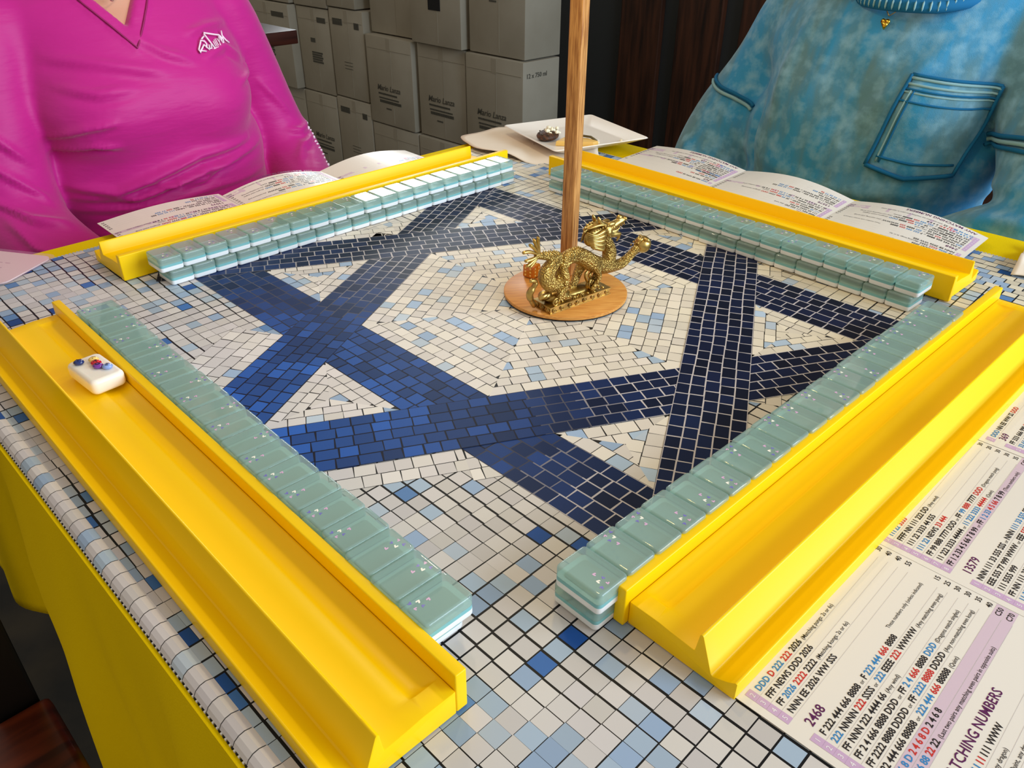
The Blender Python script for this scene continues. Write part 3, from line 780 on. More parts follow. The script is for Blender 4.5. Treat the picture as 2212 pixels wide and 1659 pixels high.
# mane: thick strands sweeping back from the cheek
b = MB()
for k in range(9):
    f_ = k/8
    st = (64-2*f_, 7.8+(k % 2)*1.4, 55-14*f_); en = (43.0+5*f_**2, 8.6, 57-13.5*f_)
    mid1 = (58, 5.6+(k % 2)*0.9, 56.5-15.2*f_-1.2); mid2 = (50, 6.0, 53.8-10.5*f_)
    b.tube(catmull([mm(p) for p in (st, mid1, mid2, en)], 6), [0.0009]+[0.0016]*8+[0.0015]*6+[0.0012, 0.0010, 0.0007, 0.0004], 8)
for k in range(8):
    f_ = k/7
    b.tube(catmull([mm(p) for p in ((63, 12+3*f_, 58.5-3*f_), (55, 13+4*f_, 61-8*f_), (43.5, 13+3*f_, 59-12*f_))], 6), [0.0015]*9+[0.0013, 0.0010, 0.0007, 0.0005], 8)
b.ball(mm((55, 12, 50)), mm((11.5, 5.2, 8.5)), 20)
for k in range(9): b.tube(catmull([mm(p) for p in ((64-0.5*k, 8+k*0.9, 58.8), (55, 8+k*1.0, 60.6), (44.5, 9+k*0.8, 59.5-0.3*k))], 5), [0.0012]*8+[0.0009, 0.0007, 0.0004], 7)
b.build('mane', M_gold2, dg_, smooth='all')
# head: skull, open jaws, brow, nose, horns, eye
S_ = SDF(mm((58, 3, 36)), mm((93, 22, 68)), 0.00045)
S_.ell(mm((67.5, 12, 53.5)), mm((6.5, 5.2, 5.0)), 0.001)
ch([(66, 12, 56), (73, 12, 55.0), (79, 12, 56.3), (84.5, 12, 57.6)], [4.4, 3.6, 3.0, 2.9], 0.0008)
S_.ell(mm((86.8, 12, 58.6)), mm((2.6, 3.4, 1.9)), 0.0008); S_.ell(mm((81.5, 12, 60.6)), mm((2.6, 2.2, 2.2)), 0.0008)
for sy in (-1, 1):
    S_.ell(mm((69.5, 12+sy*3.6, 58.6)), mm((4.6, 2.0, 2.0)), 0.0006); S_.ell(mm((86.4, 12+sy*2.2, 59.2)), mm((1.5, 1.2, 1.3)), 0.0005)
    S_.ell(mm((71.8, 12+sy*4.0, 55.4)), mm((1.5, 1.4, 1.5)), 0.0003)
    S_.ell(mm((66.6, 12+sy*4.6, 51.8)), mm((2.6, 1.6, 2.6)), 0.0006)
ch([(67, 12, 50), (73, 12, 47.6), (79, 12, 46.6), (83.2, 12, 45.8)], [3.6, 2.5, 2.1, 1.6], 0.0008)
ch([(80, 12, 46), (82.6, 12, 43.5), (80.6, 12, 40.4)], [1.6, 1.1, 0.6], 0.0006)
for k in range(5):
    x_ = 75+2.6*k
    for sy in (-1, 1): ch([(x_, 12+sy*2.2, 53.9+0.35*k), (x_+0.2, 12+sy*2.2, 51.6+0.5*k)], [0.7, 0.25], 0.0003, 2)
ch([(73, 12, 50), (79, 12, 49.8), (83, 12, 51.6)], [1.4, 1.2, 0.5], 0.0004, 3)
V, Fq = S_.mesh(); hd = np_mesh('head', V, Fq, M_gold2, dg_)
b = MB()
for sy in (8.6, 15.2):
    b.tube(catmull([mm(p) for p in ((64, sy, 58), (58, sy, 61.5), (55.5, sy, 65.4), (54.2, sy, 67.6))], 4), [0.0018]*5+[0.0016]*4+[0.0013, 0.0011, 0.0009, 0.0004], 8)
for (x_, z_) in ((50.4, 62.4), (47.2, 62.4), (44.2, 61.8), (42.6, 59.4), (42.2, 56)): cone(b, mm((x_, 10.5, z_)), (-0.3, 0, 1), 0.0009, 0.0030)
for k in range(7): b.ball(mm((47+2.8*k, 6.6, 56.8+0.35*k)), 0.0008, 8)
b.build('horn', M_gold2, dg_, smooth='all')
# tail fin: fan of seven fleshy strands
b = MB()
for (tx, tz, r_) in ((-6.3, 64.6, 1.5), (-10.4, 63.4, 1.6), (-14.4, 60.2, 1.6), (-20.8, 55.6, 1.6), (-18.6, 47.5, 1.7), (-17.3, 43.2, 1.5), (-14.2, 41.4, 1.3)):
    mx_, mz_ = (-5.5+tx)/2, (48.8+tz)/2
    bend = 1.6 if tz > 52 else -0.6
    P = catmull([mm(p) for p in ((-3.5, 11, 48.6), (mx_+0.3, 10.4, mz_+bend), (tx*0.9-0.6, 10, tz-0.4*(tz-mz_)*0.3), (tx, 9.8, tz-(1.5 if tz < 58 and tz > 50 else 0)))], 5)
    n_ = len(P); b.tube(P, [0.001*r_*(0.75+0.35*math.sin(math.pi*min(1, i/(n_-1)*1.05))) if i < n_-1 else 0.0004 for i in range(n_)], 9, flat=0.8)
b.build('tail_fin', M_gold2, dg_, smooth='all')
# clouds and curls
b = MB()
def spiral(b, c, R_, turns, r_, sg=1, a0=0, plane='xz'):
    P = []; n_ = int(16*turns)
    for k in range(n_+1):
        t_ = k/n_; a = a0+sg*2*math.pi*turns*t_; rr = R_*(1-t_*0.82)
        P.append((c[0]+rr*math.cos(a), c[1], c[2]+rr*math.sin(a)) if plane == 'xz' else (c[0], c[1]+rr*math.cos(a), c[2]+rr*math.sin(a)))
    b.tube([mm(p) for p in P], r_*0.001, 7); b.ball(mm(c), r_*0.0013, 8)
spiral(b, (51, 5.6, 11.6), 5.4, 1.6, 1.05, 1, 2.4); b.ball(mm((50.5, 8, 11.0)), mm((6.2, 2.6, 5.4)), 16)
spiral(b, (56.0, 6.5, 17.0), 2.6, 1.1, 0.9, -1, 3.0); b.ball(mm((55.2, 8.6, 16.6)), mm((3.2, 2.2, 3.0)), 12)
b.tube(catmull([mm(p) for p in ((47, 8, 13), (44.5, 8, 17.5), (43.6, 8, 21.5), (46.2, 8, 24))], 4), [0.0016]*6+[0.0014]*4+[0.001, 0.0008, 0.0005], 8)
b.tube(catmull([mm(p) for p in ((50, 8, 16), (48, 8, 19), (50.5, 8, 22))], 4), [0.0014]*6+[0.001, 0.0008, 0.0004], 8)
spiral(b, (7.0, 1.6, 8.6), 3.6, 1.4, 0.8, 1, 1.0); spiral(b, (27.5, 2.2, 6.8), 2.6, 1.2, 0.7, -1, 0.4); spiral(b, (36, 2.4, 7.0), 2.4, 1.2, 0.7, 1, 2.0)
b.tube(catmull([mm(p) for p in ((-4.6, 15, 4), (-10.0, 13, 12), (-12.2, 11.5, 18.5), (-9.2, 10.5, 23.5), (-7.6, 10, 27.4), (-11.8, 9.4, 29.8), (-14.2, 9.2, 29.6))], 5), [0.0022]*6+[0.0029]*8+[0.0021]*6+[0.0018]*5+[0.0017]*4+[0.0008]*2, 9)
b.tube(catmull([mm(p) for p in ((-4.6, 9, 12.2), (0, 8.4, 13.8), (4.2, 8, 14.6))], 4), [0.0011, 0.0017, 0.0021, 0.0023, 0.0023, 0.0021, 0.0017, 0.0012, 0.0006], 9)
b.ball(mm((4, 12, 12)), mm((6.5, 5, 4)), 14)
b.ball(mm((16, 11, 8.5)), mm((13, 7, 5)), 16); b.ball(mm((36, 12, 7)), mm((15, 7, 3.5)), 16)
for k in range(34): b.ball(mm((2+62*rw.random(), 2.5+17*rw.random(), 5.6+0.8*rw.random())), mm((1.6, 1.4, 1.1)), 8)
b.build('cloud_scrolls', M_gold2, dg_, smooth='all')
# pedestal with a carved scroll frieze
b = MB(); b.box(0.0006, 0.0654, 0.0006, 0.0215, 0, 0.0056)
b.box(0, 0.066, 0, 0.0221, 0.0049, 0.0061); b.box(0, 0.066, 0, 0.0221, 0, 0.0008)
for k in range(8):
    c = (4.4+8.2*k, -0.05, 2.9); spiral(b, c, 2.2, 1.5, 0.42, 1 if k % 2 else -1, k)
for k in range(3): spiral(b, (-0.05, 3.8+7.0*k, 2.9), 2.2, 1.5, 0.42, 1, k, 'yz')
b.build('pedestal', M_gold2, dg_, smooth=True)

# ------------------------------------------------------------------ amber dice behind the dragon
M_amber = mat('amber', (206, 118, 22), 0.08, sss=0.4, coat=0.7); M_pip = mat('pip', (250, 206, 110), 0.25)
def die(x_, y_, ang, label):
    b = MB(); s_ = 0.0058; b.box(-s_, s_, -s_, s_, 0, 2*s_)
    r = empty('amber_die', (x_, y_, 0.0049), label, 'die', 'amber dice behind the dragon', rot=(0, 0, ang))
    b.build('cube_body', M_amber, r, bevel=0.0017, seg=3, smooth=True)
    b = MB()
    for i in range(3):
        for j in range(3): b.ball(((i-1)*0.0031, (j-1)*0.0031, 2*s_), (0.0010, 0.0010, 0.0003), 8)
    for i in (-1, 1):
        for j in (-1, 0, 1):
            b.ball((-s_, i*0.0026, s_+j*0.0031), (0.0003, 0.0010, 0.0010), 8); b.ball((i*0.0026, -s_, s_+j*0.0031), (0.0010, 0.0003, 0.0010), 8)
    b.build('pips', M_pip, r, smooth='all')
die(0.0235, 0.0335, math.radians(8), 'small amber die with pale pips on the bamboo disc, behind the dragon\'s tail')
# ------------------------------------------------------------------ printed score cards
K_, R__, B__, PU, LV, WH = lin((30, 26, 30)), lin((206, 44, 40)), lin((52, 134, 196)), lin((92, 24, 84)), lin((216, 192, 204)), lin((244, 240, 240))
GR = lin((200, 192, 190))
C1 = [(0.0110, '2', [('DDD', 'b'), ('D', 'r'), ('222', 'b'), ('222', 'r'), ('2026', 'k')], '(Matching pungs: 2s or 6s)', '30', 0),
 (0.0161, '3', [('FFF NEWS DDD 2026', 'k')], '', '40', 0), (0.0212, '4', [('FF', 'k'), ('2026', 'b'), ('2222', 'r'), ('2222', 'k')], '(Matching kongs: 2s or 6s)', '40', 0),
 (0.0263, '5', [('NNN EE 2026 WW SSS', 'k')], '', '55', 0), ('H', 0.0352, '2468'), ('N', 0.0360, 'These numbers only (unless indicated)'),
 (0.0408, '1', [('F 222 444 666 8888', 'k'), ('or', 's'), ('F', 'k'), ('222 444', 'b'), ('666', 'r'), ('8888', 'k')], '', '15', 0),
 (0.0457, '2', [('222', 'b'), ('NNNN', 'k'), ('222', 'r'), ('SSSS', 'k'), ('or', 's'), ('222', 'b'), ('EEEE', 'k'), ('222', 'r'), ('WWWW', 'k')], '(Any matching even pung)', '25', 0),
 (0.0506, '3', [('FF NNN 222 4444 66', 'k')], '(Any wind)', '30', 0),
 (0.0555, '4', [('FF 2 4 666 8888 DDD', 'k'), ('or', 's'), ('FF', 'k'), ('2 4', 'b'), ('666', 'r'), ('8888', 'k'), ('DDD', 'b')], '(Dragons match singles)', '30', 0),
 (0.0604, '5', [('FF 2222 8888 DDDD', 'k'), ('or', 's'), ('FF', 'k'), ('2222', 'b'), ('8888', 'r'), ('DDDD', 'k')], '(Any non-matching even kong)', '35', 0),
 (0.0653, '6', [('222 444 666 88888', 'k'), ('or', 's'), ('222 444', 'b'), ('666', 'r'), ('88888', 'k')], '(Quint)', '40', 0),
 (0.0702, '7', [('2 4 6 8 D', 'b'), ('2 4 6 8 D', 'r'), ('2 4 6 8', 'k')], '', 'C50', 1),
 (0.0751, '8', [('22 44 66 88', 'b'), ('22', 'r'), ('22', 'k')], '(Last two pairs any matching even pairs in opposite suits)', 'C70', 1),
 ('H', 0.0852, 'ANY MATCHING NUMBERS'), (0.0908, '1', [('FFF SSS', 'k'), ('or', 's'), ('EEE', 'k'), ('111', 'b'), ('11', 'r'), ('111 WWW', 'k')], '', '25', 0),
 (0.0957, '2', [('FFFF 11', 'k'), ('111', 'b'), ('11111', 'r')], '(Any dragon)', '30', 0), (0.1006, '3', [('11111 DDDD', 'k'), ('11111', 'b')], '(Quint, any dragon)', '40', 0)]
C2 = [(0.0110, '2', [('111', 'b'), ('22', 'b'), ('3333', 'r')], '', '25', 0), (0.0161, '3', [('FFFF NN 111 222 DD', 'k')], '(Any wind)', '30', 0),
 (0.0212, '4', [('111 22 3333 44 555', 'k')], '', '20', 0), (0.0263, '5', [('111 22', 'b'), ('NEWS', 'k'), ('33 444', 'r')], '', '30', 0),
 (0.0314, '6', [('FF 99 888 7777 DDD', 'k'), ('or', 's'), ('FF', 'k'), ('99', 'b'), ('888', 'r'), ('7777', 'k'), ('DDD', 'r')], '(Dragons match pung)', '30', 0),
 (0.0365, '7', [('11 222 3333 44444', 'k'), ('or', 's'), ('11 222 3333', 'b'), ('44444', 'r')], '(Quint)', '35', 0),
 (0.0416, '8', [('FF 1 2 33 4 5 66 7 8 99', 'k'), ('or', 's'), ('FF', 'k'), ('1 2 33', 'b'), ('4 5 66', 'r'), ('7 8 99', 'k')], '(These numbers only)', 'C40', 1),
 ('H', 0.0505, '13579'), (0.0562, '1', [('NNN 111 33 555 SSS', 'k'), ('or', 's'), ('NNN', 'k'), ('111 33 555', 'b'), ('SSS', 'k')], '', '25', 0),
 (0.0611, '2', [('EEE 555 77 999 WWW', 'k'), ('or', 's'), ('EEE', 'k'), ('555', 'r'), ('77 999', 'b')], '', '25', 0), (0.0660, '3', [('111 5555 999', 'k')], '', '30', 0),
 (0.0709, '4', [('FF NN 111 333', 'k'), ('555', 'b')], '', '30', 0), (0.0758, '5', [('11 33 55 77', 'b'), ('99', 'r')], '', '35', 0)]
C3 = [(0.0190, '3', [('DDD', 'b'), ('NN EE WW SS', 'k'), ('DDD', 'r')], '', '20', 0), ('H', 0.0250, '369'), (0.0300, '1', [('FF 333 666 999', 'k'), ('333', 'r')], '', '25', 0),
 (0.0350, '2', [('33 66 99', 'b'), ('3333', 'r')], '', '25', 0), (0.0400, '3', [('FF 3333 6666', 'k'), ('9999', 'b')], '', '30', 0), (0.0450, '4', [('3 66 999', 'b'), ('66', 'r')], '(Quint)', '35', 1)]
def panel(name, parent, content, L, D, org, right, down, bulge=0.0, z0=0.0008, lift=0.0, sc=1.0, wav=0.0, skip=0.0, lift0=0.0):
    """one leaf of a folded card; local u along the lines of print, v down the page"""
    ox, oy = org
    def pos(u, v, dz=0.0):
        a = max(0, min(1, u/L)); q = v/D
        z = z0 + bulge*math.sin(math.pi*a)*(0.25+0.75*q) + lift*q + lift0*(1-q) + wav*math.sin(u*70+v*40) + dz
        return (ox+right[0]*u+down[0]*v, oy+right[1]*u+down[1]*v, z)
    b = MB(); NU, NV = 20, 8
    for zz, sgn in ((0, 1), (-0.0004, -1)):
        for i in range(NU):
            for j in range(NV):
                q = [pos(L*i/NU, D*j/NV, zz), pos(L*(i+1)/NU, D*j/NV, zz), pos(L*(i+1)/NU, D*(j+1)/NV, zz), pos(L*i/NU, D*(j+1)/NV, zz)]
                b.face(q[::-1] if sgn > 0 else q, 0)
    def rect(u0, u1, v0, v1, col, dz=0.00006, n=6):
        for i in range(n):
            a, c = u0+(u1-u0)*i/n, u0+(u1-u0)*(i+1)/n
            b.face([pos(a, v1, dz), pos(c, v1, dz), pos(c, v0, dz), pos(a, v0, dz)], 1, col)
    def txt(s, u, v, size, col, bold=0.0, dz=0.00012, maxw=None, right_al=False):
        V, Fc, wd = text_geo(s, bold)
        if not V: return 0
        k = size
        if maxw and wd*k > maxw: kx = maxw/wd
        else: kx = k
        if right_al: u = u-wd*kx
        b.add([pos(u+p[0]*kx, v-p[1]*k, dz) for p in V], Fc, 1, col); return wd*kx
    cm = {'k': K_, 'b': B__, 'r': R__}
    ts = 0.00412*sc
    for row in content:
        if row[0] == 'H': txt(row[2], 0.0100*sc, row[1]*sc, 0.0060*sc, PU, 0.012); continue
        if row[0] == 'N': txt(row[2], L-0.0130*sc, row[1]*sc, 0.0026*sc, K_, 0, right_al=True); continue
        v, num, segs, note, pts, sh = row; v *= sc
        if v < skip or v > D-0.001: continue
        if sh: rect(0.0075*sc, L-0.0002, v-0.0037*sc, v+0.0010*sc, LV, 0.00004)
        rect(0.0040*sc, 0.0082*sc, v-0.0038*sc, v+0.0012*sc, lin((206, 172, 204)), 0.00007, 1); txt(num, 0.0052*sc, v-0.0002, 0.0034*sc, WH)
        rect(0.0085*sc, L-0.0100*sc, v+0.00105*sc, v+0.00118*sc, GR)
        u = 0.0100*sc
        for (s, c) in segs:
            if c == 's': u += txt(s, u, v, ts*0.66, K_)+0.0009*sc
            else: u += txt(s, u, v, ts, cm[c], 0.022)*1.0+0.0012*sc
        if note: txt(note, u+0.0003, v, 0.0028*sc, K_, 0.004, maxw=max(0.002, L-0.013*sc-u))
        txt(pts, L-0.0020*sc, v, 0.0037*sc, K_, 0.012, right_al=True)
    o = b.build(name, [M_paper, M_ink], parent); return o
M_ink.name = 'card_ink'
def card(label, loc=(0, 0, 0)):
    return empty('score_card', loc, label, 'score card', 'folded printed score cards')
c0 = card('large printed score card under the edge of the front-right rack, its rows of numbers readable')
panel('card_panel', c0, C1, 0.1365, 0.125, (-0.2222, -0.3180), (1, 0), (0, -1), z0=0.0006, skip=0.005, bulge=0.0010)
panel('card_panel', c0, C2, 0.1365, 0.125, (-0.0855, -0.3180), (1, 0), (0, -1), z0=0.0006, skip=0.005, bulge=0.0010)
panel('card_panel', c0, C3, 0.1365, 0.125, (0.0515, -0.3180), (1, 0), (0, -1), z0=0.0006, skip=0.005, bulge=0.0010)
c1 = card('folded score card tented in front of the person in the pink shirt')
D1 = 0.080
panel('card_panel', c1, C2, 0.1325, D1, (-0.0655, 0.3530), (-1, 0), (0.0, 1), bulge=0.0040, z0=0.0025, lift=0.002)
panel('card_panel', c1, C1, 0.1285, D1, (0.0630, 0.3440), (-1, 0), (0.0, 1), bulge=0.0090, z0=0.0025, lift=0.002)
panel('card_panel', c1, C3+C1[-3:], 0.1300, D1, (0.1930, 0.3460), (-1, 0), (0.0, 1), bulge=0.0080, z0=0.0025, lift=0.002)
c2 = card('folded score card tented in front of the person in the blue sweatshirt')
dd = (0.995, 0.065)
for (a, ct, bu) in ((-0.219, C1, 0.0085), (-0.077, C2, 0.0085), (0.066, C3+C1[6:], 0.0060)):
    xx = 0.409+0.085*(a+0.219) - 0.085
    panel('card_panel', c2, ct, 0.1430, 0.088, (xx, a), (0.085, 0.9964), (1, 0), bulge=bu, z0=0.0025, lift=0.002)
# pale card in a violet-edged sleeve at the left corner of the mat
c3 = empty('sleeved_card', (-0.300, 0.3870, 0.0004), 'pale pink card in a clear violet-rimmed sleeve on the left corner of the mat', 'card', rot=(0, 0, math.radians(-58)))
M_sleeve = bpy.data.materials.new('clear_sleeve'); M_sleeve.use_nodes = True
pp = M_sleeve.node_tree.nodes['Principled BSDF']; pp.inputs['Base Color'].default_value = (*lin((220, 180, 210)), 1); pp.inputs['Alpha'].default_value = 0.14; pp.inputs['Roughness'].default_value = 0.12
b = MB(); slab(b, 0.100, 0.062, 0.0, 0.0012, 0.008, 0, 0); o = b.build('card_sheet', mat('pink_card', (244, 224, 218), 0.35), c3)
b = MB(); slab(b, 0.108, 0.070, 0.0013, 0.0017, 0.010, 0, 0); o = b.build('sleeve', M_sleeve, c3)
b = MB()
for k in range(3):
    for j in range(7): b.box(-0.03+0.008*j, -0.03+0.008*j+0.005, -0.012+0.010*k, -0.011+0.010*k, 0.00122, 0.00126)
b.build('faint_print', mat('faint_print', (196, 160, 170), 0.5), c3)
c3.location = (-0.3120, 0.4060, 0.0010)

# ------------------------------------------------------------------ napkins, plate and snack
def cloth_patch(name, poly_fn, nu, nv, mt, th=0.0008):
    b = MB(); V = [[poly_fn(i/nu, j/nv) for j in range(nv+1)] for i in range(nu+1)]
    idx = [[None]*(nv+1) for _ in range(nu+1)]
    for i in range(nu+1):
        for j in range(nv+1): idx[i][j] = len(b.v); b.v.append(V[i][j])
    for i in range(nu):
        for j in range(nv): b.f.append((idx[i][j], idx[i+1][j], idx[i+1][j+1], idx[i][j+1])); b.m.append(0); b.c.append((1, 1, 1))
    o = b.build(name, mt, smooth='all'); s_ = o.modifiers.new('thick', 'SOLIDIFY'); s_.thickness = th; s_.offset = 1; return o
PC = Vector((0.392, 0.306)); pr = math.radians(-17.8)
def rot2(x_, y_, a): return (x_*math.cos(a)-y_*math.sin(a), x_*math.sin(a)+y_*math.cos(a))
def nap(u, v):
    a = u*2*math.pi; rr = (0.086+0.006*math.sin(3*a+1)+0.003*math.sin(7*a)); e = v
    x_, y_ = rr*e*math.cos(a), rr*e*math.sin(a)
    px_, py_ = 0.345+x_*0.93, 0.338+y_*1.22
    z = 0.0012 + 0.0065*e*max(0, math.sin(a*2.5+0.3))*min(1, e*1.2) + 0.0015*math.sin(a*6)*e**2
    return (px_, py_, z)
o = cloth_patch('paper_napkin', nap, 72, 14, M_napkin)
tag(o, 'cream paper napkin under the square plate at the far corner', 'napkin', 'cream paper napkins')
def nap2(u, v):
    x_ = 0.338+0.10*u; y_ = -0.262-0.085*v+0.012*u
    x_ += 0.006*math.sin(v*9); z = 0.0030+0.010*u*(1-u)*1.6+0.0035*math.sin(v*14+u*6)*min(1, 3*u)+0.003*math.sin(u*21)*u
    return (x_, y_, z)
o = cloth_patch('paper_napkin', nap2, 26, 22, M_napkin)
tag(o, 'crumpled cream napkin at the right edge of the mat, beside the yellow racks', 'napkin', 'cream paper napkins')
def sq(b, s_, z, r_):
    P = []
    for (sx, sy, a0) in ((1, 1, 0), (-1, 1, 90), (-1, -1, 180), (1, -1, 270)):
        for k in range(6): a = math.radians(a0+18*k); P.append((sx*(s_-r_)+r_*math.cos(a), sy*(s_-r_)+r_*math.sin(a), z))
    i0 = len(b.v); b.v += P; return list(range(i0, i0+len(P)))
pl = empty('square_plate', (PC.x, PC.y, 0.0058), 'white square plate with snack leftovers on the napkin at the far corner', 'plate', rot=(0, 0, pr))
b = MB(); rings = [sq(b, s_, z, r_) for (s_, z, r_) in ((0.050, 0.0002, 0.010), (0.054, 0.0002, 0.010), (0.0715, 0.0088, 0.005), (0.0725, 0.0094, 0.005), (0.0715, 0.0102, 0.005), (0.056, 0.0024, 0.010), (0.050, 0.0018, 0.010))]
for r_ in range(len(rings)-1):
    n = len(rings[r_])
    for k in range(n): b.f.append((rings[r_][k], rings[r_][(k+1) % n], rings[r_+1][(k+1) % n], rings[r_+1][k])); b.m.append(0); b.c.append((1, 1, 1))
b.f.append(tuple(rings[0])[::-1]); b.m.append(0); b.c.append((1, 1, 1)); b.f.append(tuple(rings[-1])); b.m.append(0); b.c.append((1, 1, 1))
b.build('dish', M_plate, pl, smooth=True)
FZ = 0.0058+0.0020
# brown cracker with white cheese crumbs
rk_ = empty('topped_cracker', (0.3600, 0.3260, FZ), 'dark brown cracker topped with white cheese crumbs, on the square plate', 'snack', rot=(0, 0, 0.5))
b = MB(); b.ball((0, 0, 0.0048), (0.0210, 0.0150, 0.0062), 20); b.build('cracker', mat('brown_cracker', (92, 52, 20), 0.6, noise=(260, (52, 28, 10), .4, .6, (1, 1, 1)), bump=('noise', 300, 0.0012, (1, 1, 1))), rk_, smooth='all')
b = MB()
for k in range(26):
    a = rw.uniform(0, 6.28); r_ = 0.0150*math.sqrt(rw.random()); b.ball((r_*math.cos(a)+0.002, r_*math.sin(a)*0.8-0.004, 0.0098+rw.uniform(0, 0.0050)-r_*0.12), (rw.uniform(.0020, .0042), rw.uniform(.0020, .0036), rw.uniform(.0016, .0028)), 8)
b.build('cheese_crumbs', mat('white_cheese', (244, 236, 208), 0.55), rk_, smooth='all')
b = MB()
for k in range(9): a = k*0.7; b.ball((0.016*math.cos(a), 0.012*math.sin(a), 0.0092), (0.0016, 0.0011, 0.0008), 8)
b.build('seeds', mat('dark_seed', (70, 62, 38), 0.5), rk_, smooth='all')
ck = empty('yellow_cracker', (0.3660, 0.2790, FZ), 'golden yellow wedge of cracker with a dark rind, on the square plate', 'snack', rot=(0, 0, math.radians(-50)))
b = MB(); P = [(-0.0200, -0.007), (0.016, -0.0080), (0.0205, -0.002), (0.010, 0.0085), (-0.013, 0.0090)]
i0 = len(b.v); P = [(x_*1.42, y_*1.35) for x_, y_ in P]; b.v += [(x_, y_, 0) for x_, y_ in P]+[(x_*0.96, y_*0.96, 0.0066) for x_, y_ in P]
for k in range(5): b.f.append((i0+k, i0+(k+1) % 5, i0+5+(k+1) % 5, i0+5+k)); b.m.append(0); b.c.append((1, 1, 1))
b.f.append(tuple(i0+k for k in range(5))[::-1]); b.m.append(0); b.c.append((1, 1, 1)); b.f.append(tuple(i0+5+k for k in range(5))); b.m.append(0); b.c.append((1, 1, 1))
b.build('wedge', mat('golden_cracker', (232, 186, 96), 0.55), ck, bevel=0.0012, seg=2, smooth=True)
b = MB(); b.tube([(0.000, 0.0122, 0.005), (0.008, 0.0130, 0.0086), (0.018, 0.0082, 0.0086), (0.0262, 0.0022, 0.0050)], 0.0016, 8); b.build('rind', mat('olive_rind', (86, 72, 34), 0.5), ck, smooth='all')
for k, (x_, y_, lb) in enumerate(((0.4210, 0.2480, 'pale crumb near the right corner of the square plate'), (0.3900, 0.2620, 'pale crumb beside the golden cracker on the square plate'))):
    b = MB(); b.ball((0, 0, 0.0014), (0.0024, 0.0020, 0.0016), 8); b.ball((0.0015, 0.001, 0.0012), (0.0014, 0.0014, 0.0012), 8)
    o = b.build('crumb', mat('crumb_cream', (246, 234, 196), 0.7), smooth='all', loc=(x_, y_, FZ)); tag(o, lb, 'crumb', 'pale crumbs on the plate')

# ------------------------------------------------------------------ cartons stacked along the wall
M_cart = mat('white_carton', (158, 151, 134), 0.72, noise=(5, (142, 134, 116), 0.3, 0.7, (1, 1, 1)))
M_cink = mat('carton_print', (74, 72, 62), 0.7); M_tape = mat('carton_fold', (150, 142, 124), 0.7)
def carton(x_, y0, y1, z0, z1, depth, label, printed='name', yaw=0.0, side=False, hole=False):
    yc = (y0+y1)/2; wd = (y1-y0)-0.006; hh = (z1-z0)-0.004
    r = empty('wine_carton', (x_, yc, z0), label, 'carton', 'stacked white wine cartons', rot=(0, 0, yaw))
    b = MB(); b.box(0, depth, -wd/2, wd/2, 0.0, hh)
    b.build('carton_body', M_cart, r, bevel=0.004, seg=2, smooth=True)
    b = MB(); b.box(-0.0012, 0.0, -wd/2+0.006, wd/2-0.006, hh-0.045, hh-0.0435, 0); b.box(-0.0008, 0.0, -0.014, 0.010, hh-0.05, hh-0.004, 0); b.box(-0.0010, 0, -0.0135, -0.0125, 0.01, hh-0.05, 0)
    b.build('flap_seam', M_tape, r)
    def ptxt(b, s, yl, z, size, bold=0.02, sl=0.0):
        V, Fc, w_ = text_geo(s, bold)
        b.add([(-0.0015, yl-(p[0]+sl*p[1])*size, z+p[1]*size) for p in V], Fc, 0); return w_*size
    b = MB()
    if printed == 'name' or printed == 'high':
        zt = hh*0.40 if printed == 'name' else hh*0.70
        ptxt(b, 'Mario Lanza', wd*0.30, zt, 0.029, 0.01, 0.25)
        for k, (l_, h_) in enumerate(((0.112, 0.006), (0.122, 0.005), (0.126, 0.010))):
            zz = zt-0.016-0.015*k; yl = wd*0.28-0.006*k*0.5
            u = 0
            while u < l_:
                d_ = rw.uniform(0.003, 0.008); b.box(-0.0015, -0.0005, yl-u-d_, yl-u, zz, zz+h_, 0); u += d_+0.0018
        b.box(-0.0015, -0.0005, wd*0.12-0.032, wd*0.12, zt-0.068, zt-0.063, 0)
    elif printed == 'label':
        for k in range(5): b.box(-0.0015, -0.0005, wd*0.05-0.012*0-0.06+0.006*(k % 2), wd*0.12, hh*0.36+0.009*k, hh*0.36+0.0065+0.009*k, 0)
        b.box(-0.0015, -0.0005, -wd*0.40, -wd*0.14, hh*0.84, hh*0.90, 0); b.box(-0.0015, -0.0005, -wd*0.02, wd*0.12, hh*0.60, hh*0.65, 0)
    elif printed == 'top':
        for k in range(6): b.box(-0.0015, -0.0005, wd*0.40-0.011*k-0.009, wd*0.40-0.011*k, hh*0.82, hh*0.89, 0)
        for k in range(3): b.box(-0.0015, -0.0005, -wd*0.38+0.011*k, -wd*0.38+0.011*k+0.009, hh*0.80, hh*0.87, 0)
        for k in range(3): b.box(-0.0015, -0.0005, -wd*0.10, wd*0.14, hh*0.34+0.012*k, hh*0.345+0.012*k, 0)
    if side:
        b.v and b.build('print', [M_cink, M_black], r); b = MB()
        V, Fc, w_ = text_geo('12 x 750 ml', 0.015); s_ = 0.020
        b.add([(0.014+p[0]*s_, -wd/2-0.0012, hh-0.050+p[1]*s_) for p in V], Fc, 0)
    if hole: b.box(-0.002, 0.004, -0.030, 0.032, hh-0.21, hh+0.0, 1)
    if b.v: b.build('side_print' if side else 'print', [M_cink, M_black], r)
    return r
XB = 1.45; ys = [1.430, 1.709, 1.979, 2.270, 2.511, 2.751, 3.127]
zb = -TZ; dp = 0.17
names = ['nearest the dark boards', 'second column from the dark boards', 'third column from the dark boards', 'fourth column from the dark boards', 'fifth column from the dark boards', 'leftmost column, by the pink sleeve']
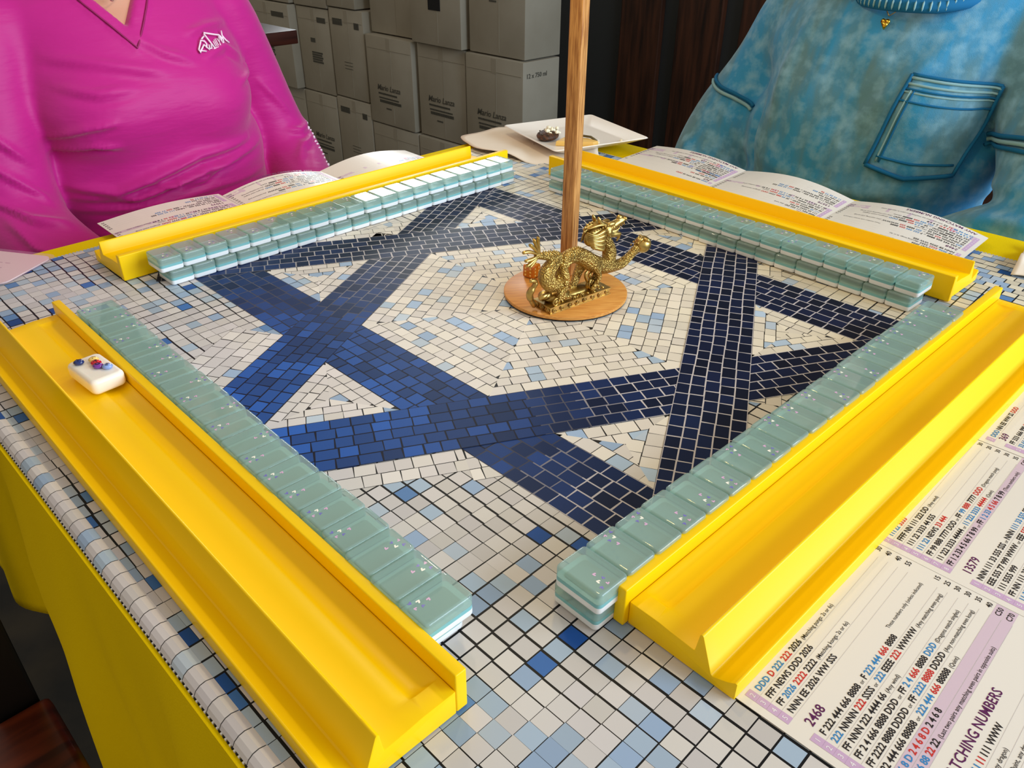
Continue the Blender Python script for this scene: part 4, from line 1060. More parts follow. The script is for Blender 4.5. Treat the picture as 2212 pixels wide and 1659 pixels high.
rowsZ = [[-0.750, -0.484, -0.161, 0.165], [-0.750, -0.484, -0.161, 0.165], [-0.750, -0.484, -0.161, 0.165], [-0.750, -0.423, -0.090, 0.24], [-0.750, -0.433, -0.103, 0.22], [-0.750, -0.433, -0.100, 0.22]]
rn = ['bottom-row', 'middle-row', 'upper-row']
for c in range(6):
    for r_ in range(3):
        pr_ = {(0, 1): 'name', (1, 1): 'name', (2, 1): 'name', (0, 2): 'high', (1, 2): None, (2, 2): None, (3, 1): 'top', (4, 1): 'label', (3, 2): None, (5, 1): 'label', (3, 0): 'top', (4, 0): 'name', (5, 0): None}.get((c, r_), None)
        dx = {(0, 2): 0.010, (1, 2): -0.010, (2, 2): 0.03, (5, 1): -0.03, (4, 1): 0.006, (3, 1): 0.004, (3, 2): 0.0, (5, 2): -0.02, (0, 1): 0.0, (1, 1): 0.012, (2, 1): -0.004}.get((c, r_), 0.0)
        extra = ' with a dark slot' if (c, r_) == (1, 2) else (' with bottle count on its side' if (c, r_) == (0, 1) else '')
        y0, y1 = ys[c], ys[c+1]
        if (c, r_) == (0, 2): y0 += 0.004; y1 -= 0.012
        if (c, r_) == (1, 1): y0 += 0.010
        if (c, r_) == (2, 1): y0 += 0.010
        if (c, r_) == (3, 1): y0 += 0.012
        if (c, r_) == (4, 1): y0 += 0.004
        if (c, r_) == (3, 2): y0 += 0.05
        carton(XB+dx, y0, y1, rowsZ[c][r_]+0.0005, rowsZ[c][r_+1], dp-dx*0.5, '%s white carton%s, %s' % (rn[r_], extra, names[c]), pr_, yaw=rw.uniform(-0.008, 0.008), side=(c == 0 and r_ == 1), hole=(c, r_) == (1, 2))
# table corner behind the pink shoulder
t2 = empty('wooden_table', (0.681, 1.468, -TZ), 'dark brown wooden table corner behind the pink-shirted person\'s shoulder', 'table')
M_wood2 = mat('dark_brown_wood', (70, 30, 18), 0.35, noise=(9, (44, 16, 8), .35, .65, (1, 9, 9)))
b = MB(); b.box(-0.85, 0, 0, 0.62, TZ-0.032, TZ); b.build('tabletop', M_wood2, t2, bevel=0.003, smooth=True)
b = MB(); b.tube([(-0.42, 0.31, 0.02), (-0.42, 0.31, TZ-0.032)], 0.04, 16); b.box(-0.66, -0.18, 0.27, 0.35, 0, 0.03); b.box(-0.46, -0.38, 0.07, 0.55, 0, 0.03); b.build('pedestal', M_dark, t2)
# chair at the lower left
chx, chy = -0.66, -0.06
ch_ = empty('wooden_chair', (chx, chy, -TZ), 'reddish brown wooden chair seat beside the hanging yellow cloth, lower left', 'chair')
M_seat = mat('red_brown_seat', (128, 52, 20), 0.35, noise=(7, (50, 14, 6), .35, .65, (1, 6, 1)))
b = MB(); b.box(-0.20, 0.244, -0.21, 0.238, 0.43, 0.46); b.build('seat', M_seat, ch_, bevel=0.008, seg=3, smooth=True)
for (lx, ly) in ((-0.17, -0.18), (0.22, -0.18), (0.22, 0.20), (-0.17, 0.20)):
    b = MB(); b.box(lx-0.018, lx+0.018, ly-0.018, ly+0.018, 0, 0.43); b.build('leg', M_dark, ch_, bevel=0.003)
b = MB(); b.box(-0.19, 0.235, 0.265, 0.285, 0.74, 0.92); b.build('backrest', M_seat, ch_, bevel=0.004)
for lx in (-0.19, 0.205):
    b = MB(); b.box(lx, lx+0.032, 0.240, 0.266, 0.40, 0.92); b.build('back_post', M_dark, ch_, bevel=0.003)
# ------------------------------------------------------------------ people
M_skin = mat('skin', (206, 150, 124), 0.5, sss=0.12)
M_eye = mat('eye_white', (236, 232, 226), 0.2); M_iris = mat('iris', (70, 50, 36), 0.2); M_lip = mat('lips', (176, 92, 88), 0.4)
def body_sdf(P, res=0.0052):
    s = SDF((-0.36, 0.10, -0.77), (0.34, 0.86, 0.58), res)
    for e in P['torso']: s.ell(e[0], [v-0.008 for v in e[1]], 0.03)
    n = P['neck']; s.cap(n[0], n[1], 0.044, 0.040, 0.015)
    h = P['head']; s.ell((h[0], h[1]+0.01, h[2]+0.015), (0.072, 0.088, 0.098), 0.012); s.ell((h[0], h[1]-0.030, h[2]-0.042), (0.046, 0.052, 0.052), 0.02)
    s.ell((h[0], h[1]-0.088, h[2]-0.012), (0.011, 0.016, 0.020), 0.008); s.cap((h[0], h[1]-0.078, h[2]+0.02), (h[0], h[1]-0.094, h[2]-0.016), 0.007, 0.010, 0.006)
    for sg in (-1, 1):
        s.ell((h[0]+sg*0.074, h[1]+0.012, h[2]), (0.009, 0.018, 0.028), 0.006)
        s.ell((h[0]+sg*0.030, h[1]-0.072, h[2]+0.032), (0.020, 0.012, 0.007), 0.008); s.ell((h[0]+sg*0.040, h[1]-0.062, h[2]-0.018), (0.020, 0.016, 0.016), 0.014)
    s.ell((h[0], h[1]-0.076, h[2]-0.046), (0.022, 0.010, 0.009), 0.006)
    for arm in P['arms']: s.chain(arm[0], [r-0.010 for r in arm[1]], 0.012)
    for hd in P['hands']:          # (wrist, palm end, side vector)
        w_, e_, sv = np.array(hd[0]), np.array(hd[1]), np.array(hd[2]); d = e_-w_; L = np.linalg.norm(d); d /= L; sv = sv/np.linalg.norm(sv); dn = np.array([0, 0, -1.0])
        s.cap(w_, w_+d*0.05, 0.024, 0.026, 0.01); s.cap(w_+d*0.045-sv*0.022, w_+d*0.08-sv*0.024, 0.017, 0.013, 0.008); s.cap(w_+d*0.045+sv*0.022, w_+d*0.08+sv*0.024, 0.017, 0.013, 0.008)
        for k, (o_, l_) in enumerate(((-0.034, 0.055), (-0.012, 0.072), (0.011, 0.078), (0.033, 0.068))):
            a = w_+d*0.085+sv*o_; m_ = a+d*l_*0.5+dn*0.004; s.cap(a, m_, 0.0095, 0.0088, 0.003); s.cap(m_, m_+d*l_*0.42+dn*0.016, 0.0088, 0.0075, 0.003)
        s.cap(w_+d*0.03+sv*0.028, w_+d*0.055+sv*0.055+dn*0.006, 0.012, 0.0105, 0.006); s.cap(w_+d*0.055+sv*0.055+dn*0.006, w_+d*0.088+sv*0.060+dn*0.012, 0.0105, 0.009, 0.004)
    for lg in P['legs']: s.chain(lg[0], lg[1], 0.02)
    return s
def sample(s, p):
    q = (np.array(p)-s.lo)/s.res; i = np.clip(np.floor(q).astype(int), 0, s.n-2); f = q-i; v = 0
    for a in (0, 1):
        for b_ in (0, 1):
            for c in (0, 1):
                v += s.d[i[0]+a, i[1]+b_, i[2]+c]*(f[0] if a else 1-f[0])*(f[1] if b_ else 1-f[1])*(f[2] if c else 1-f[2])
    return float(v)
def snapy(s, x_, z_, y0=0.30, y1=0.80):
    """first point of the garment met when walking back from the table"""
    y_ = y0
    while y_ < y1:
        v = sample(s, (x_, y_, z_))
        if v < 0.0005: return y_
        y_ += max(0.0008, min(v*0.6, 0.02))
    return None
def front_pt(sd, x_, z_, lift):
    y_ = snapy(sd, x_, z_); return (x_, (y_ if y_ is not None else 0.6)-lift, z_)
def fold_disp(V, N, folds, front=-0.05):
    """folds: (polyline in x,z ; half width ; height). The cloth is pushed out along its normal"""
    d = np.zeros(len(V)); m = N[:, 1] < 0.35
    for (pl_, wd, amp) in folds:
        best = np.full(len(V), 9.0); tt = np.zeros(len(V)); n = len(pl_)-1
        for i in range(n):
            a = np.array(pl_[i]); c = np.array(pl_[i+1]); ab = c-a; L2 = ab@ab
            px_ = V[:, 0]-a[0]; pz_ = V[:, 2]-a[1]; h = np.clip((px_*ab[0]+pz_*ab[1])/L2, 0, 1)
            dd_ = np.hypot(px_-ab[0]*h, pz_-ab[1]*h); u = dd_ < best; best[u] = dd_[u]; tt[u] = (i+h[u])/n
        env = np.sin(np.pi*np.clip(tt*0.94+0.03, 0, 1))**0.6
        d += np.where(m, amp*env*np.exp(-(best/wd)**2), 0)
    return V+N*d[:, None]
def person(P, label, rotz):
    c0 = P['torso'][0][0]; base = (c0[0], c0[1], -TZ)
    R_ = Matrix.Rotation(rotz, 3, 'Z'); wl = R_ @ Vector((base[0], base[1], 0))
    root = empty('person', (wl.x, wl.y, -TZ), label, 'person', rot=(0, 0, rotz))
    off = np.array(base)
    s = body_sdf(P); V, Fq = s.mesh(); np_mesh('body', V-off, Fq, M_skin, root)
    h = np.array(P['head'])-off
    b = MB()
    for sg in (-1, 1):
        b.ball((h[0]+sg*0.030, h[1]-0.068, h[2]+0.016), (0.013, 0.010, 0.0085), 14, 0); b.ball((h[0]+sg*0.030, h[1]-0.0765, h[2]+0.016), (0.0052, 0.0024, 0.0052), 10, 1)
    b.ball((h[0], h[1]-0.084, h[2]-0.042), (0.020, 0.006, 0.0035), 12, 2); b.ball((h[0], h[1]-0.083, h[2]-0.050), (0.017, 0.006, 0.0045), 12, 2)
    b.build('face_features', [M_eye, M_iris, M_lip], root, smooth='all')
    # hair
    s = SDF((-0.25, 0.45, 0.15), (0.2, 0.82, 0.58), 0.006); hh = P['head']
    s.ell((hh[0], hh[1]+0.022, hh[2]+0.03), (0.088, 0.098, 0.106), 0.01); s.ell((hh[0], hh[1]-0.075, hh[2]-0.03), (0.060, 0.07, 0.085), 0.012, sub=True)
    for st in P['hair']: s.chain(st[0], st[1], 0.02)
    V, Fq = s.mesh(); np_mesh('hair', V-off, Fq, P['hairmat'], root)
    # trousers
    s = SDF((-0.32, 0.10, -0.77), (0.30, 0.86, -0.02), 0.008)
    for lg in P['legs']:
        s.chain(lg[0][:-2], [r+0.010 for r in lg[1][:-2]], 0.02)
    s.ell((c0[0], c0[1]+0.03, -0.21), (0.16, 0.13, 0.09), 0.03)
    V, Fq = s.mesh(); np_mesh('trousers', V-off, Fq, mat('trousers_'+P['k'], P['trouser'], 0.8), root)
    b = MB()
    for lg in P['legs']: a, c = Vector(lg[0][-2]), Vector(lg[0][-1]); b.tube([tuple(Vector(v)-Vector(off)) for v in (a+Vector((0, 0.02, 0.0)), a*0.6+c*0.4, c)], [0.040, 0.046, 0.032], 14)
    b.build('shoes', M_dark, root, smooth='all')
    return root, off
def legs(cx, yb, sx=0.085, fz=-0.722):
    return [([(cx+sg*0.07, yb, -0.215), (cx+sg*sx, yb-0.40, -0.235), (cx+sg*sx, yb-0.37, -0.64), (cx+sg*sx, yb-0.37, -0.70), (cx+sg*sx*1.1, yb-0.48, -0.715)], [0.068, 0.050, 0.036, 0.034, 0.028]) for sg in (-1, 1)]

# --- pink shirt
PK = dict(k='pink', neck=((-0.055, 0.668, 0.19), (-0.060, 0.655, 0.30)), head=(-0.062, 0.640, 0.395), trouser=(40, 46, 66), hairmat=mat('hair_sand', (150, 116, 80), 0.6, bump=('noise', 90, 0.004, (1, 1, 0.1))),
  torso=[((-0.028, 0.680, -0.11), (0.156, 0.112, 0.12)), ((-0.034, 0.672, -0.01), (0.148, 0.104, 0.11)), ((-0.042, 0.672, 0.10), (0.146, 0.096, 0.10)), ((-0.052, 0.686, 0.165), (0.155, 0.070, 0.055)),
         ((-0.042, 0.630, 0.070), (0.128, 0.070, 0.060)), ((-0.100, 0.622, 0.066), (0.055, 0.056, 0.050)), ((0.018, 0.622, 0.062), (0.055, 0.056, 0.050))],
  arms=[([(-0.185, 0.685, 0.160), (-0.212, 0.662, 0.07), (-0.222, 0.632, -0.030), (-0.208, 0.57, -0.070), (-0.165, 0.505, -0.105)], [0.052, 0.050, 0.046, 0.042, 0.032]),
        ([(0.090, 0.692, 0.160), (0.124, 0.70, 0.08), (0.152, 0.690, -0.010), (0.160, 0.655, -0.055), (0.130, 0.57, -0.085), (0.09, 0.52, -0.105)], [0.048, 0.046, 0.044, 0.042, 0.036, 0.030])],
  hands=[((-0.165, 0.505, -0.115), (-0.08, 0.47, -0.135), (0.6, 0.7, 0)), ((0.09, 0.52, -0.115), (0.01, 0.49, -0.135), (-0.6, 0.7, 0))],
  legs=legs(-0.03, 0.68), hair=[([(-0.13, 0.68, 0.42), (-0.14, 0.70, 0.34), (-0.12, 0.72, 0.27)], [0.03, 0.032, 0.02]), ([(0.0, 0.68, 0.42), (0.02, 0.70, 0.34), (0.0, 0.72, 0.27)], [0.03, 0.032, 0.02])])
pk, off = person(PK, 'person in a bright pink long-sleeved V-neck shirt seated behind the far-left rack', 0.0)
M_pink = mat('pink_knit', (192, 28, 134), 0.48, spec=0.22, sheen=0.25, bump=('noise', 9, 0.0060, (0.5, 1, 2.2)))
s = SDF((-0.33, 0.44, -0.20), (0.26, 0.80, 0.26), 0.0034)
for e in PK['torso']: s.ell(e[0], e[1], 0.026)
sa = SDF((-0.33, 0.44, -0.20), (0.26, 0.80, 0.26), 0.0034)
for a in PK['arms']: sa.chain(catmull(a[0], 4), [r[0] for r in catmull([(q, 0, 0) for q in a[1]], 4)], 0.012)
s.d = smin(s.d, sa.d, 0.012)
# V neck opening
X, Y, Z = np.meshgrid(*s.g, indexing='ij', sparse=True)
vx, vz = -0.060, 0.157
ve = (np.abs(X-vx)*0.80-(Z-vz)*0.62)      # <0 inside the V
cut = np.maximum(np.maximum(ve, Y-0.675), vz-Z)
s.d = np.maximum(s.d, -cut.astype(np.float32))
nk = np.sqrt((X+0.057)**2+(Y-0.668)**2)-0.062; s.d = np.maximum(s.d, -np.maximum(nk, 0.192-Z).astype(np.float32))
V, Fq = s.mesh(); N = vnormals(V, Fq)
folds = [([(-0.170, 0.052), (-0.140, 0.062), (-0.110, 0.066)], 0.0045, 0.0030), ([(-0.172, 0.036), (-0.135, 0.042), (-0.110, 0.038)], 0.004, 0.0028),
 ([(-0.165, -0.008), (-0.12, -0.018), (-0.08, -0.006), (-0.02, 0.010), (0.06, 0.014)], 0.006, 0.0050), ([(-0.16, -0.022), (-0.10, -0.028), (-0.04, -0.012), (0.03, -0.004), (0.09, 0.004)], 0.0048, 0.0042),
 ([(-0.09, -0.010), (-0.06, -0.018), (-0.03, -0.014), (-0.01, -0.004)], 0.0035, 0.0030), ([(-0.05, -0.022), (-0.02, -0.020), (0.01, -0.008), (0.03, -0.006)], 0.0035, 0.0028),
 ([(-0.16, -0.040), (-0.09, -0.040), (0.0, -0.033), (0.10, -0.036)], 0.004, 0.0018), ([(-0.15, -0.075), (-0.05, -0.068), (0.05, -0.070)], 0.008, 0.0030), ([(-0.16, -0.095), (-0.08, -0.100), (0.02, -0.096)], 0.006, 0.0024),
 ([(0.005, 0.146), (0.035, 0.150), (0.075, 0.150)], 0.005, 0.0026), ([(0.020, 0.120), (0.055, 0.126), (0.085, 0.106)], 0.005, 0.0026), ([(-0.15, 0.105), (-0.12, 0.098), (-0.08, 0.100)], 0.006, 0.0022),
 ([(-0.15, 0.135), (-0.10, 0.125), (-0.04, 0.112)], 0.007, 0.0022), ([(0.06, 0.085), (0.09, 0.090), (0.10, 0.100)], 0.004, 0.0028), ([(-0.06, 0.150), (-0.03, 0.13), (0.0, 0.12)], 0.006, 0.0020),
 ([(-0.245, 0.09), (-0.225, 0.06), (-0.20, 0.03)], 0.005, 0.0028), ([(-0.25, 0.045), (-0.22, 0.015), (-0.195, -0.01)], 0.005, 0.0028), ([(-0.25, 0.0), (-0.225, -0.02), (-0.19, -0.03)], 0.004, 0.0032), ([(-0.245, -0.02), (-0.235, -0.045), (-0.20, -0.06)], 0.005, 0.0030),
 ([(0.150, 0.0), (0.170, -0.005), (0.195, 0.0)], 0.005, 0.0024), ([(0.135, -0.035), (0.16, -0.02), (0.19, -0.015)], 0.004, 0.0022), ([(0.12, 0.07), (0.145, 0.04), (0.16, 0.02)], 0.006, 0.0018)]
V = fold_disp(V, N, [(a_, w_*0.85, h_*2.3) for a_, w_, h_ in folds]+[([(p_[0], p_[1]-w_*1.5) for p_ in a_], w_*0.7, -h_*0.9) for a_, w_, h_ in folds])
# rib along the neckline
e1 = np.abs(np.abs(V[:, 0]-vx)*0.80-(V[:, 2]-vz)*0.62); rib = (e1 < 0.0155) & (V[:, 1] < 0.68) & (V[:, 2] > 0.125)
V = V + N*np.where(rib, 0.0016, 0)[:, None]
np_mesh('shirt', V-off, Fq, M_pink, pk, smoothit=1)
b = MB()
P = [front_pt(s, vx+sg*u*0.62/0.80, vz-0.018+u, 0.003) for sg, u in [(-1, 0.060-0.005*k) for k in range(12)]+[(1, 0.005*k) for k in range(13)]]
b.tube([tuple(Vector(p)-Vector(off)) for p in P if p[1] < 0.68], 0.0011, 6); b.build('neckline_seam', mat('pink_seam', (150, 14, 96), 0.6), pk, smooth='all')
# fish-shaped word mark on the chest
M_mark = mat('mark_white', (246, 222, 240), 0.5)
b = MB()
def stroke(pts, wd, sd=s, lift=0.0036, M=None):
    P = [Vector(front_pt(sd, *p, lift)) for p in pts]
    b.tube([tuple(q-Vector(off)) for q in P], wd, 6, flat=1.0)
lx, lz, k_ = 0.0125, 0.1300, 0.000049     # zoomed-mark units to metres
def m2(u, v): return (lx+(u-400)*k_*1.0, lz-(v-600)*k_*1.02+ (u-400)*k_*0.10)
for st, wd in (([(720, 700), (600, 560), (400, 690), (400, 620), (560, 460), (660, 500), (690, 570), (640, 640)], 0.0011), ([(400, 640), (600, 700)], 0.0008), ([(590, 440), (700, 400)], 0.0010),
               ([(720, 350), (800, 500), (900, 700)], 0.0011), ([(740, 340), (1000, 430), (1220, 500), (1320, 620), (1290, 680), (1150, 760), (980, 750)], 0.0011),
               ([(760, 600), (740, 680), (800, 690), (830, 610)], 0.0010), ([(930, 560), (960, 690)], 0.0007), ([(980, 540), (1010, 690)], 0.0007), ([(1030, 530), (1060, 690)], 0.0007),
               ([(1090, 540), (1130, 650), (1180, 520)], 0.0008), ([(1130, 650), (1130, 720)], 0.0008), ([(1210, 520), (1260, 600), (1230, 680), (1200, 540)], 0.0009),
               ([(1370, 450), (1330, 540), (1400, 650), (1500, 740)], 0.0011), ([(1330, 540), (1310, 640)], 0.0009), ([(860, 710), (1000, 720), (1250, 700)], 0.0009)):
    stroke([m2(*p) for p in st], wd)
b.build('chest_mark', M_mark, pk, smooth='all')
b = MB()
for k in range(15):      # white flecks printed down the sleeve
    f_ = k/14; x_ = 0.196-0.010*f_+rw.uniform(-0.005, 0.003); z_ = 0.005-0.055*f_
    y_ = snapy(s, x_, z_)
    if y_: b.ball((x_-off[0], y_-0.0006-off[1], z_-off[2]), (rw.uniform(.0016, .003), 0.0012, rw.uniform(.0012, .0028)), 8)
b.build('sleeve_print', M_mark, pk, smooth='all')
nc = empty('necklace', (-0.060, 0.600, 0.19), 'thin pale necklace at the V-neck of the pink shirt', 'necklace')
b = MB(); b.tube(catmull([(-0.030, 0.03, 0.035), (-0.018, 0.010, 0.010), (-0.008, 0.004, -0.001), (0.012, 0.010, 0.010), (0.030, 0.03, 0.035)], 5), 0.0009, 6); b.ball((-0.008, 0.002, -0.002), 0.0024, 10)
b.build('chain', mat('pale_metal', (220, 200, 180), 0.3, metal=0.8), nc, smooth='all')

# --- blue sweatshirt (built facing the same way, then turned)
BL = dict(k='blue', neck=((0.012, 0.680, 0.19), (0.012, 0.665, 0.30)), head=(0.012, 0.655, 0.400), trouser=(30, 34, 40), hairmat=mat('hair_brown', (66, 40, 26), 0.55, bump=('noise', 90, 0.004, (1, 1, 0.1))),
  torso=[((-0.022, 0.680, -0.11), (0.168, 0.115, 0.12)), ((-0.022, 0.672, 0.0), (0.166, 0.110, 0.12)), ((-0.017, 0.680, 0.12), (0.162, 0.100, 0.10)), ((0.000, 0.690, 0.170), (0.165, 0.066, 0.052)),
         ((-0.070, 0.625, 0.070), (0.060, 0.052, 0.055)), ((0.055, 0.625, 0.070), (0.060, 0.052, 0.055))],
  arms=[([(-0.150, 0.695, 0.155), (-0.192, 0.695, 0.075), (-0.232, 0.672, -0.010), (-0.232, 0.62, -0.075), (-0.170, 0.56, -0.105), (-0.12, 0.53, -0.11)], [0.056, 0.052, 0.056, 0.052, 0.044, 0.032]),
        ([(0.150, 0.690, 0.150), (0.190, 0.660, 0.075), (0.235, 0.590, 0.010), (0.245, 0.555, -0.030), (0.175, 0.530, -0.065), (0.115, 0.530, -0.080)], [0.056, 0.056, 0.060, 0.060, 0.046, 0.036])],
  hands=[((-0.12, 0.53, -0.118), (-0.04, 0.50, -0.138), (0.6, 0.7, 0)), ((0.115, 0.530, -0.092), (0.03, 0.52, -0.115), (-0.5, 0.8, 0))],
  legs=legs(-0.01, 0.69), hair=[([(-0.06, 0.66, 0.42), (-0.075, 0.64, 0.32), (-0.070, 0.612, 0.235), (-0.052, 0.592, 0.190)], [0.03, 0.030, 0.026, 0.006]), ([(0.08, 0.68, 0.42), (0.10, 0.68, 0.33), (0.09, 0.70, 0.24)], [0.03, 0.030, 0.018])])
bl, off = person(BL, 'person in an acid-washed blue sweatshirt with a chest pocket seated behind the far-right rack', math.radians(-90))
M_den = mat('acid_wash_blue', (58, 150, 200), 0.85, spec=0.2, sheen=0.2, noise=(11, (98, 142, 156), 0.42, 0.60, (2.4, 1, 0.6)), bump=('noise', 1200, 0.0004, (1, 1, 1)))
nt = M_den.node_tree      # mottled wash: a second, finer noise lifts the pale patches
n2 = nt.nodes.new('ShaderNodeTexNoise'); n2.inputs['Scale'].default_value = 55; n2.inputs['Detail'].default_value = 8
tc_ = [n for n in nt.nodes if n.type == 'TEX_COORD'][0]; nt.links.new(tc_.outputs['Object'], n2.inputs['Vector'])
r3 = nt.nodes.new('ShaderNodeMapRange'); r3.inputs['From Min'].default_value = 0.45; r3.inputs['From Max'].default_value = 0.75; r3.inputs['To Max'].default_value = 0.85
mx3 = nt.nodes.new('ShaderNodeMix'); mx3.data_type = 'RGBA'; old = [n for n in nt.nodes if n.type == 'MIX'][0]
nt.links.new(n2.outputs['Fac'], r3.inputs[0]); nt.links.new(r3.outputs[0], mx3.inputs['Factor']); nt.links.new(old.outputs['Result'], mx3.inputs['A']); mx3.inputs['B'].default_value = (*lin((140, 190, 214)), 1)
nt.links.new(mx3.outputs['Result'], nt.nodes['Principled BSDF'].inputs['Base Color'])
M_seam = mat('blue_seam', (26, 104, 150), 0.85, spec=0.2); M_seamw = mat('worn_seam', (140, 180, 186), 0.85, spec=0.2)
s = SDF((-0.34, 0.40, -0.21), (0.33, 0.82, 0.26), 0.0046)
for e in BL['torso']: s.ell(e[0], [e[1][0]+0.004, e[1][1]+0.006, e[1][2]], 0.03)
sa = SDF((-0.34, 0.40, -0.21), (0.33, 0.82, 0.26), 0.0046)
for a in BL['arms']: sa.chain(catmull(a[0], 4), [r[0] for r in catmull([(q, 0, 0) for q in a[1]], 4)], 0.012)
s.d = smin(s.d, sa.d, 0.014)
X, Y, Z = np.meshgrid(*s.g, indexing='ij', sparse=True)
nk = np.sqrt((X-0.012)**2+((Y-0.668)*0.75)**2+0*Z)-0.072; cutz = 0.187+0.15*np.clip((Y-0.62), -0.03, 0.2)
s.d = np.maximum(s.d, -np.maximum(nk, cutz-Z).astype(np.float32))
hem = Z+0.048-0.22*np.clip(X, -0.2, 0.12); s2d = np.maximum(s.d, 0)   # keep lower body cloth
V, Fq = s.mesh(); N = vnormals(V, Fq)
folds = [([(-0.09, 0.17), (-0.11, 0.10), (-0.12, 0.02)], 0.010, 0.0045), ([(-0.05, 0.16), (-0.06, 0.10), (-0.09, 0.03)], 0.010, 0.0035), ([(0.03, 0.15), (-0.01, 0.09), (-0.05, 0.02)], 0.011, 0.0040), ([(0.09, 0.16), (0.04, 0.10), (0.0, 0.05), (-0.03, -0.01)], 0.010, 0.0040),
 ([(0.12, 0.14), (0.09, 0.10), (0.07, 0.07)], 0.008, 0.0030), ([(-0.23, 0.03), (-0.20, 0.0), (-0.17, -0.03)], 0.008, 0.0040), ([(-0.27, -0.02), (-0.23, -0.045), (-0.19, -0.05)], 0.006, 0.0040), ([(-0.15, 0.05), (-0.155, 0.0), (-0.15, -0.05)], 0.006, -0.0060),
 ([(0.125, 0.08), (0.13, 0.03), (0.12, -0.02)], 0.007, -0.0060), ([(0.24, 0.0), (0.19, -0.01), (0.14, -0.03)], 0.007, 0.0045), ([(0.24, 0.03), (0.19, 0.02), (0.15, 0.0)], 0.006, 0.0030), ([(-0.12, -0.02), (-0.05, -0.03), (0.03, -0.03), (0.10, -0.02)], 0.012, 0.0050)]
V = fold_disp(V, N, [(a_, w_, h_*1.5) for a_, w_, h_ in folds])
np_mesh('sweatshirt', V-off, Fq, M_den, bl, smoothit=1)
b = MB()
def fp(x_, z_, lift=0.004): return Vector(front_pt(s, x_, z_, lift))-Vector(off)
# collar ring with ribbing
P = []
for k in range(33):
    a = math.pi*2*k/32; P.append((0.012+0.074*math.cos(a), 0.668+0.094*math.sin(a), 0.192+0.15*max(-0.03, (0.094*math.sin(a))+0.048)-0.003))
b.tube([tuple(Vector(p)-Vector(off)) for p in P], 0.0075, 8, mi=0)
for k in range(60):
    a = math.pi*2*k/60; p = Vector((0.012+0.076*math.cos(a), 0.668+0.0975*math.sin(a), 0.192+0.15*max(-0.03, (0.094*math.sin(a))+0.048)-0.002))-Vector(off)
    b.ball(tuple(p-Vector((0, 0.004 if math.sin(a) < 0 else -0.004, 0.0))), (0.0012, 0.0024, 0.0058), 6, mi=1)
b.build('collar', [M_seam, M_seamw], bl, smooth='all')
# patch pocket
b = MB(); quad = [(0.050, 0.116), (0.140, 0.108), (0.124, 0.004), (0.076, -0.006), (0.026, 0.008)]
def bil(u, v):
    tl, tr, br, bl_ = (0.052, 0.115), (0.137, 0.107), (0.118, 0.004), (0.028, 0.008)
    x_ = (1-v)*((1-u)*tl[0]+u*tr[0])+v*((1-u)*bl_[0]+u*br[0]); z_ = (1-v)*((1-u)*tl[1]+u*tr[1])+v*((1-u)*bl_[1]+u*br[1])
    if v > 0.8: z_ -= 0.010*(1-abs(2*u-1))*(v-0.8)/0.2
    return x_, z_
G = [[fp(*bil(i/14, j/14), 0.0058 if 0 < i < 14 and 0 < j < 14 else 0.003) for j in range(15)] for i in range(15)]
for i in range(14):
    for j in range(14): b.face([G[i][j], G[i][j+1], G[i+1][j+1], G[i+1][j]], 0)
b.build('chest_pocket', M_den, bl, smooth='all', weld=True)
b = MB()
for (u0, v0, u1, v1, wd, mi) in ((0, 0, 1, 0, .0020, 0), (0, 0.14, 1, 0.14, .0013, 0), (0, 0.17, 1, 0.17, .0011, 1), (0, 0.26, 1, 0.26, .0013, 0), (0, 0, 0, 1, .0024, 0), (0.10, 0.15, 0.10, 0.93, .0013, 1), (0.14, 0.15, 0.14, 0.93, .0013, 0), (1, 0, 1, 1, .0022, 0), (0, 1, 1, 1, .0028, 0), (0.08, 0.88, 0.95, 0.88, .0016, 0), (0.0, 0.03, 1, 0.03, .0018, 1), (0.0, 0.09, 1, 0.09, .0016, 1)):
    b.tube([tuple(fp(*bil(u0+(u1-u0)*k/12, v0+(v1-v0)*k/12), 0.0062)) for k in range(13)], wd, 6, mi=mi)
b.build('pocket_stitching', [M_seam, M_seamw], bl, smooth='all')
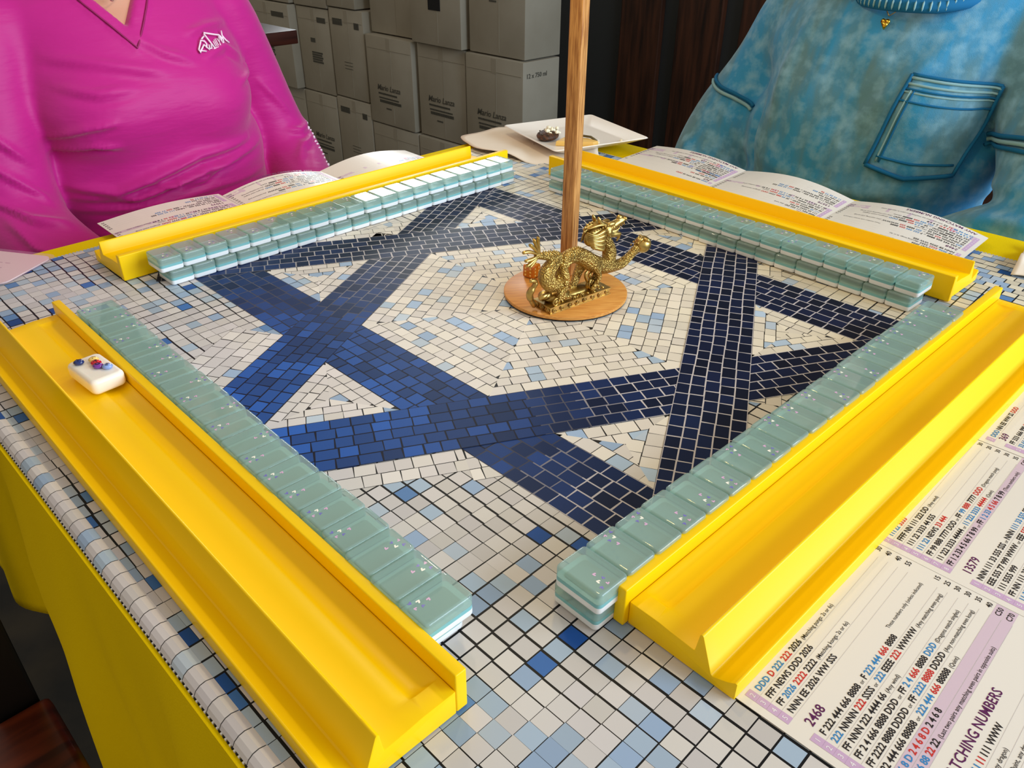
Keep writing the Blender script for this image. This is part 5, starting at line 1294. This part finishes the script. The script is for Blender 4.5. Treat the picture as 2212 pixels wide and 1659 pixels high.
# dropped shoulder seams, one on each sleeve
for grp in ((((-0.262, 0.060), (-0.235, 0.052), (-0.205, 0.046), (-0.175, 0.034)), ((-0.262, 0.054), (-0.235, 0.046), (-0.205, 0.040), (-0.178, 0.028))),
            (((0.132, 0.050), (0.155, 0.058), (0.185, 0.066), (0.225, 0.070)), ((0.133, 0.044), (0.155, 0.052), (0.185, 0.060), (0.225, 0.064)), ((0.133, 0.038), (0.155, 0.046), (0.185, 0.054), (0.225, 0.058)))):
    b = MB()
    for mi, pts in enumerate(grp):
        q = [front_pt(s, x_, z_, 0.0035) for x_, z_ in catmull([(p[0], p[1]) for p in pts], 5)]
        b.tube([tuple(Vector(v)-Vector(off)) for v in q], 0.0026, 6, mi=mi % 2)
    b.build('shoulder_seam', [M_seam, M_seamw], bl, smooth='all')
# gold heart pendant on a fine chain
hp = empty('heart_pendant', (0.585, -0.002, 0.165), 'small gold heart pendant on a fine chain against the blue sweatshirt', 'necklace')
b = MB()
q = lambda x_, z_: Vector((front_pt(s, x_, z_, 0.0055)[1], -x_, z_))-Vector((0.585, -0.002, 0.165))
for k in range(2): b.tube([tuple(q(x_, z_)) for x_, z_ in (((-0.022, 0.200), (-0.012, 0.186), (0.000, 0.175), (0.004, 0.171)), ((0.036, 0.202), (0.024, 0.188), (0.012, 0.178), (0.004, 0.171)))[k]], 0.0006, 6)
b.build('chain', M_gold2, hp, smooth='all')
b = MB(); c = q(0.004, 0.163)
b.ball(tuple(c+Vector((-0.002, 0.0024, 0.0026))), (0.0024, 0.0032, 0.0034), 12); b.ball(tuple(c+Vector((-0.002, -0.0024, 0.0026))), (0.0024, 0.0032, 0.0034), 12)
b.tube([tuple(c+Vector((-0.002, 0, 0.002))), tuple(c+Vector((-0.002, 0, -0.0058)))], [0.0050, 0.0008], 12)
b.build('heart', mat('bright_gold', (222, 176, 60), 0.15, metal=1.0), hp, smooth='all')
# stools under both players
def stool(x_, y_, label):
    r = empty('stool', (x_, y_, -TZ), label, 'stool', 'stools under the seated players')
    b = MB()
    for k in range(2): pass
    b.tube([(0, 0, 0.405), (0, 0, 0.412), (0, 0, 0.430), (0, 0, 0.436)], [0.165, 0.17, 0.17, 0.162], 32); b.build('seat', M_seat, r, smooth=True)
    for sx in (-1, 1):
        for sy in (-1, 1): b = MB(); b.tube([(sx*0.16, sy*0.16, 0), (sx*0.10, sy*0.10, 0.41)], [0.014, 0.017], 10); b.build('leg', M_dark, r, smooth=True)
stool(-0.03, 0.71, 'wooden stool under the person in the pink shirt')
stool(0.71, 0.01, 'wooden stool under the person in the blue sweatshirt')

# ------------------------------------------------------------------ lift everything so the floor is at zero
for o in COL.objects:
    if o.parent is None: o.location.z += TZ
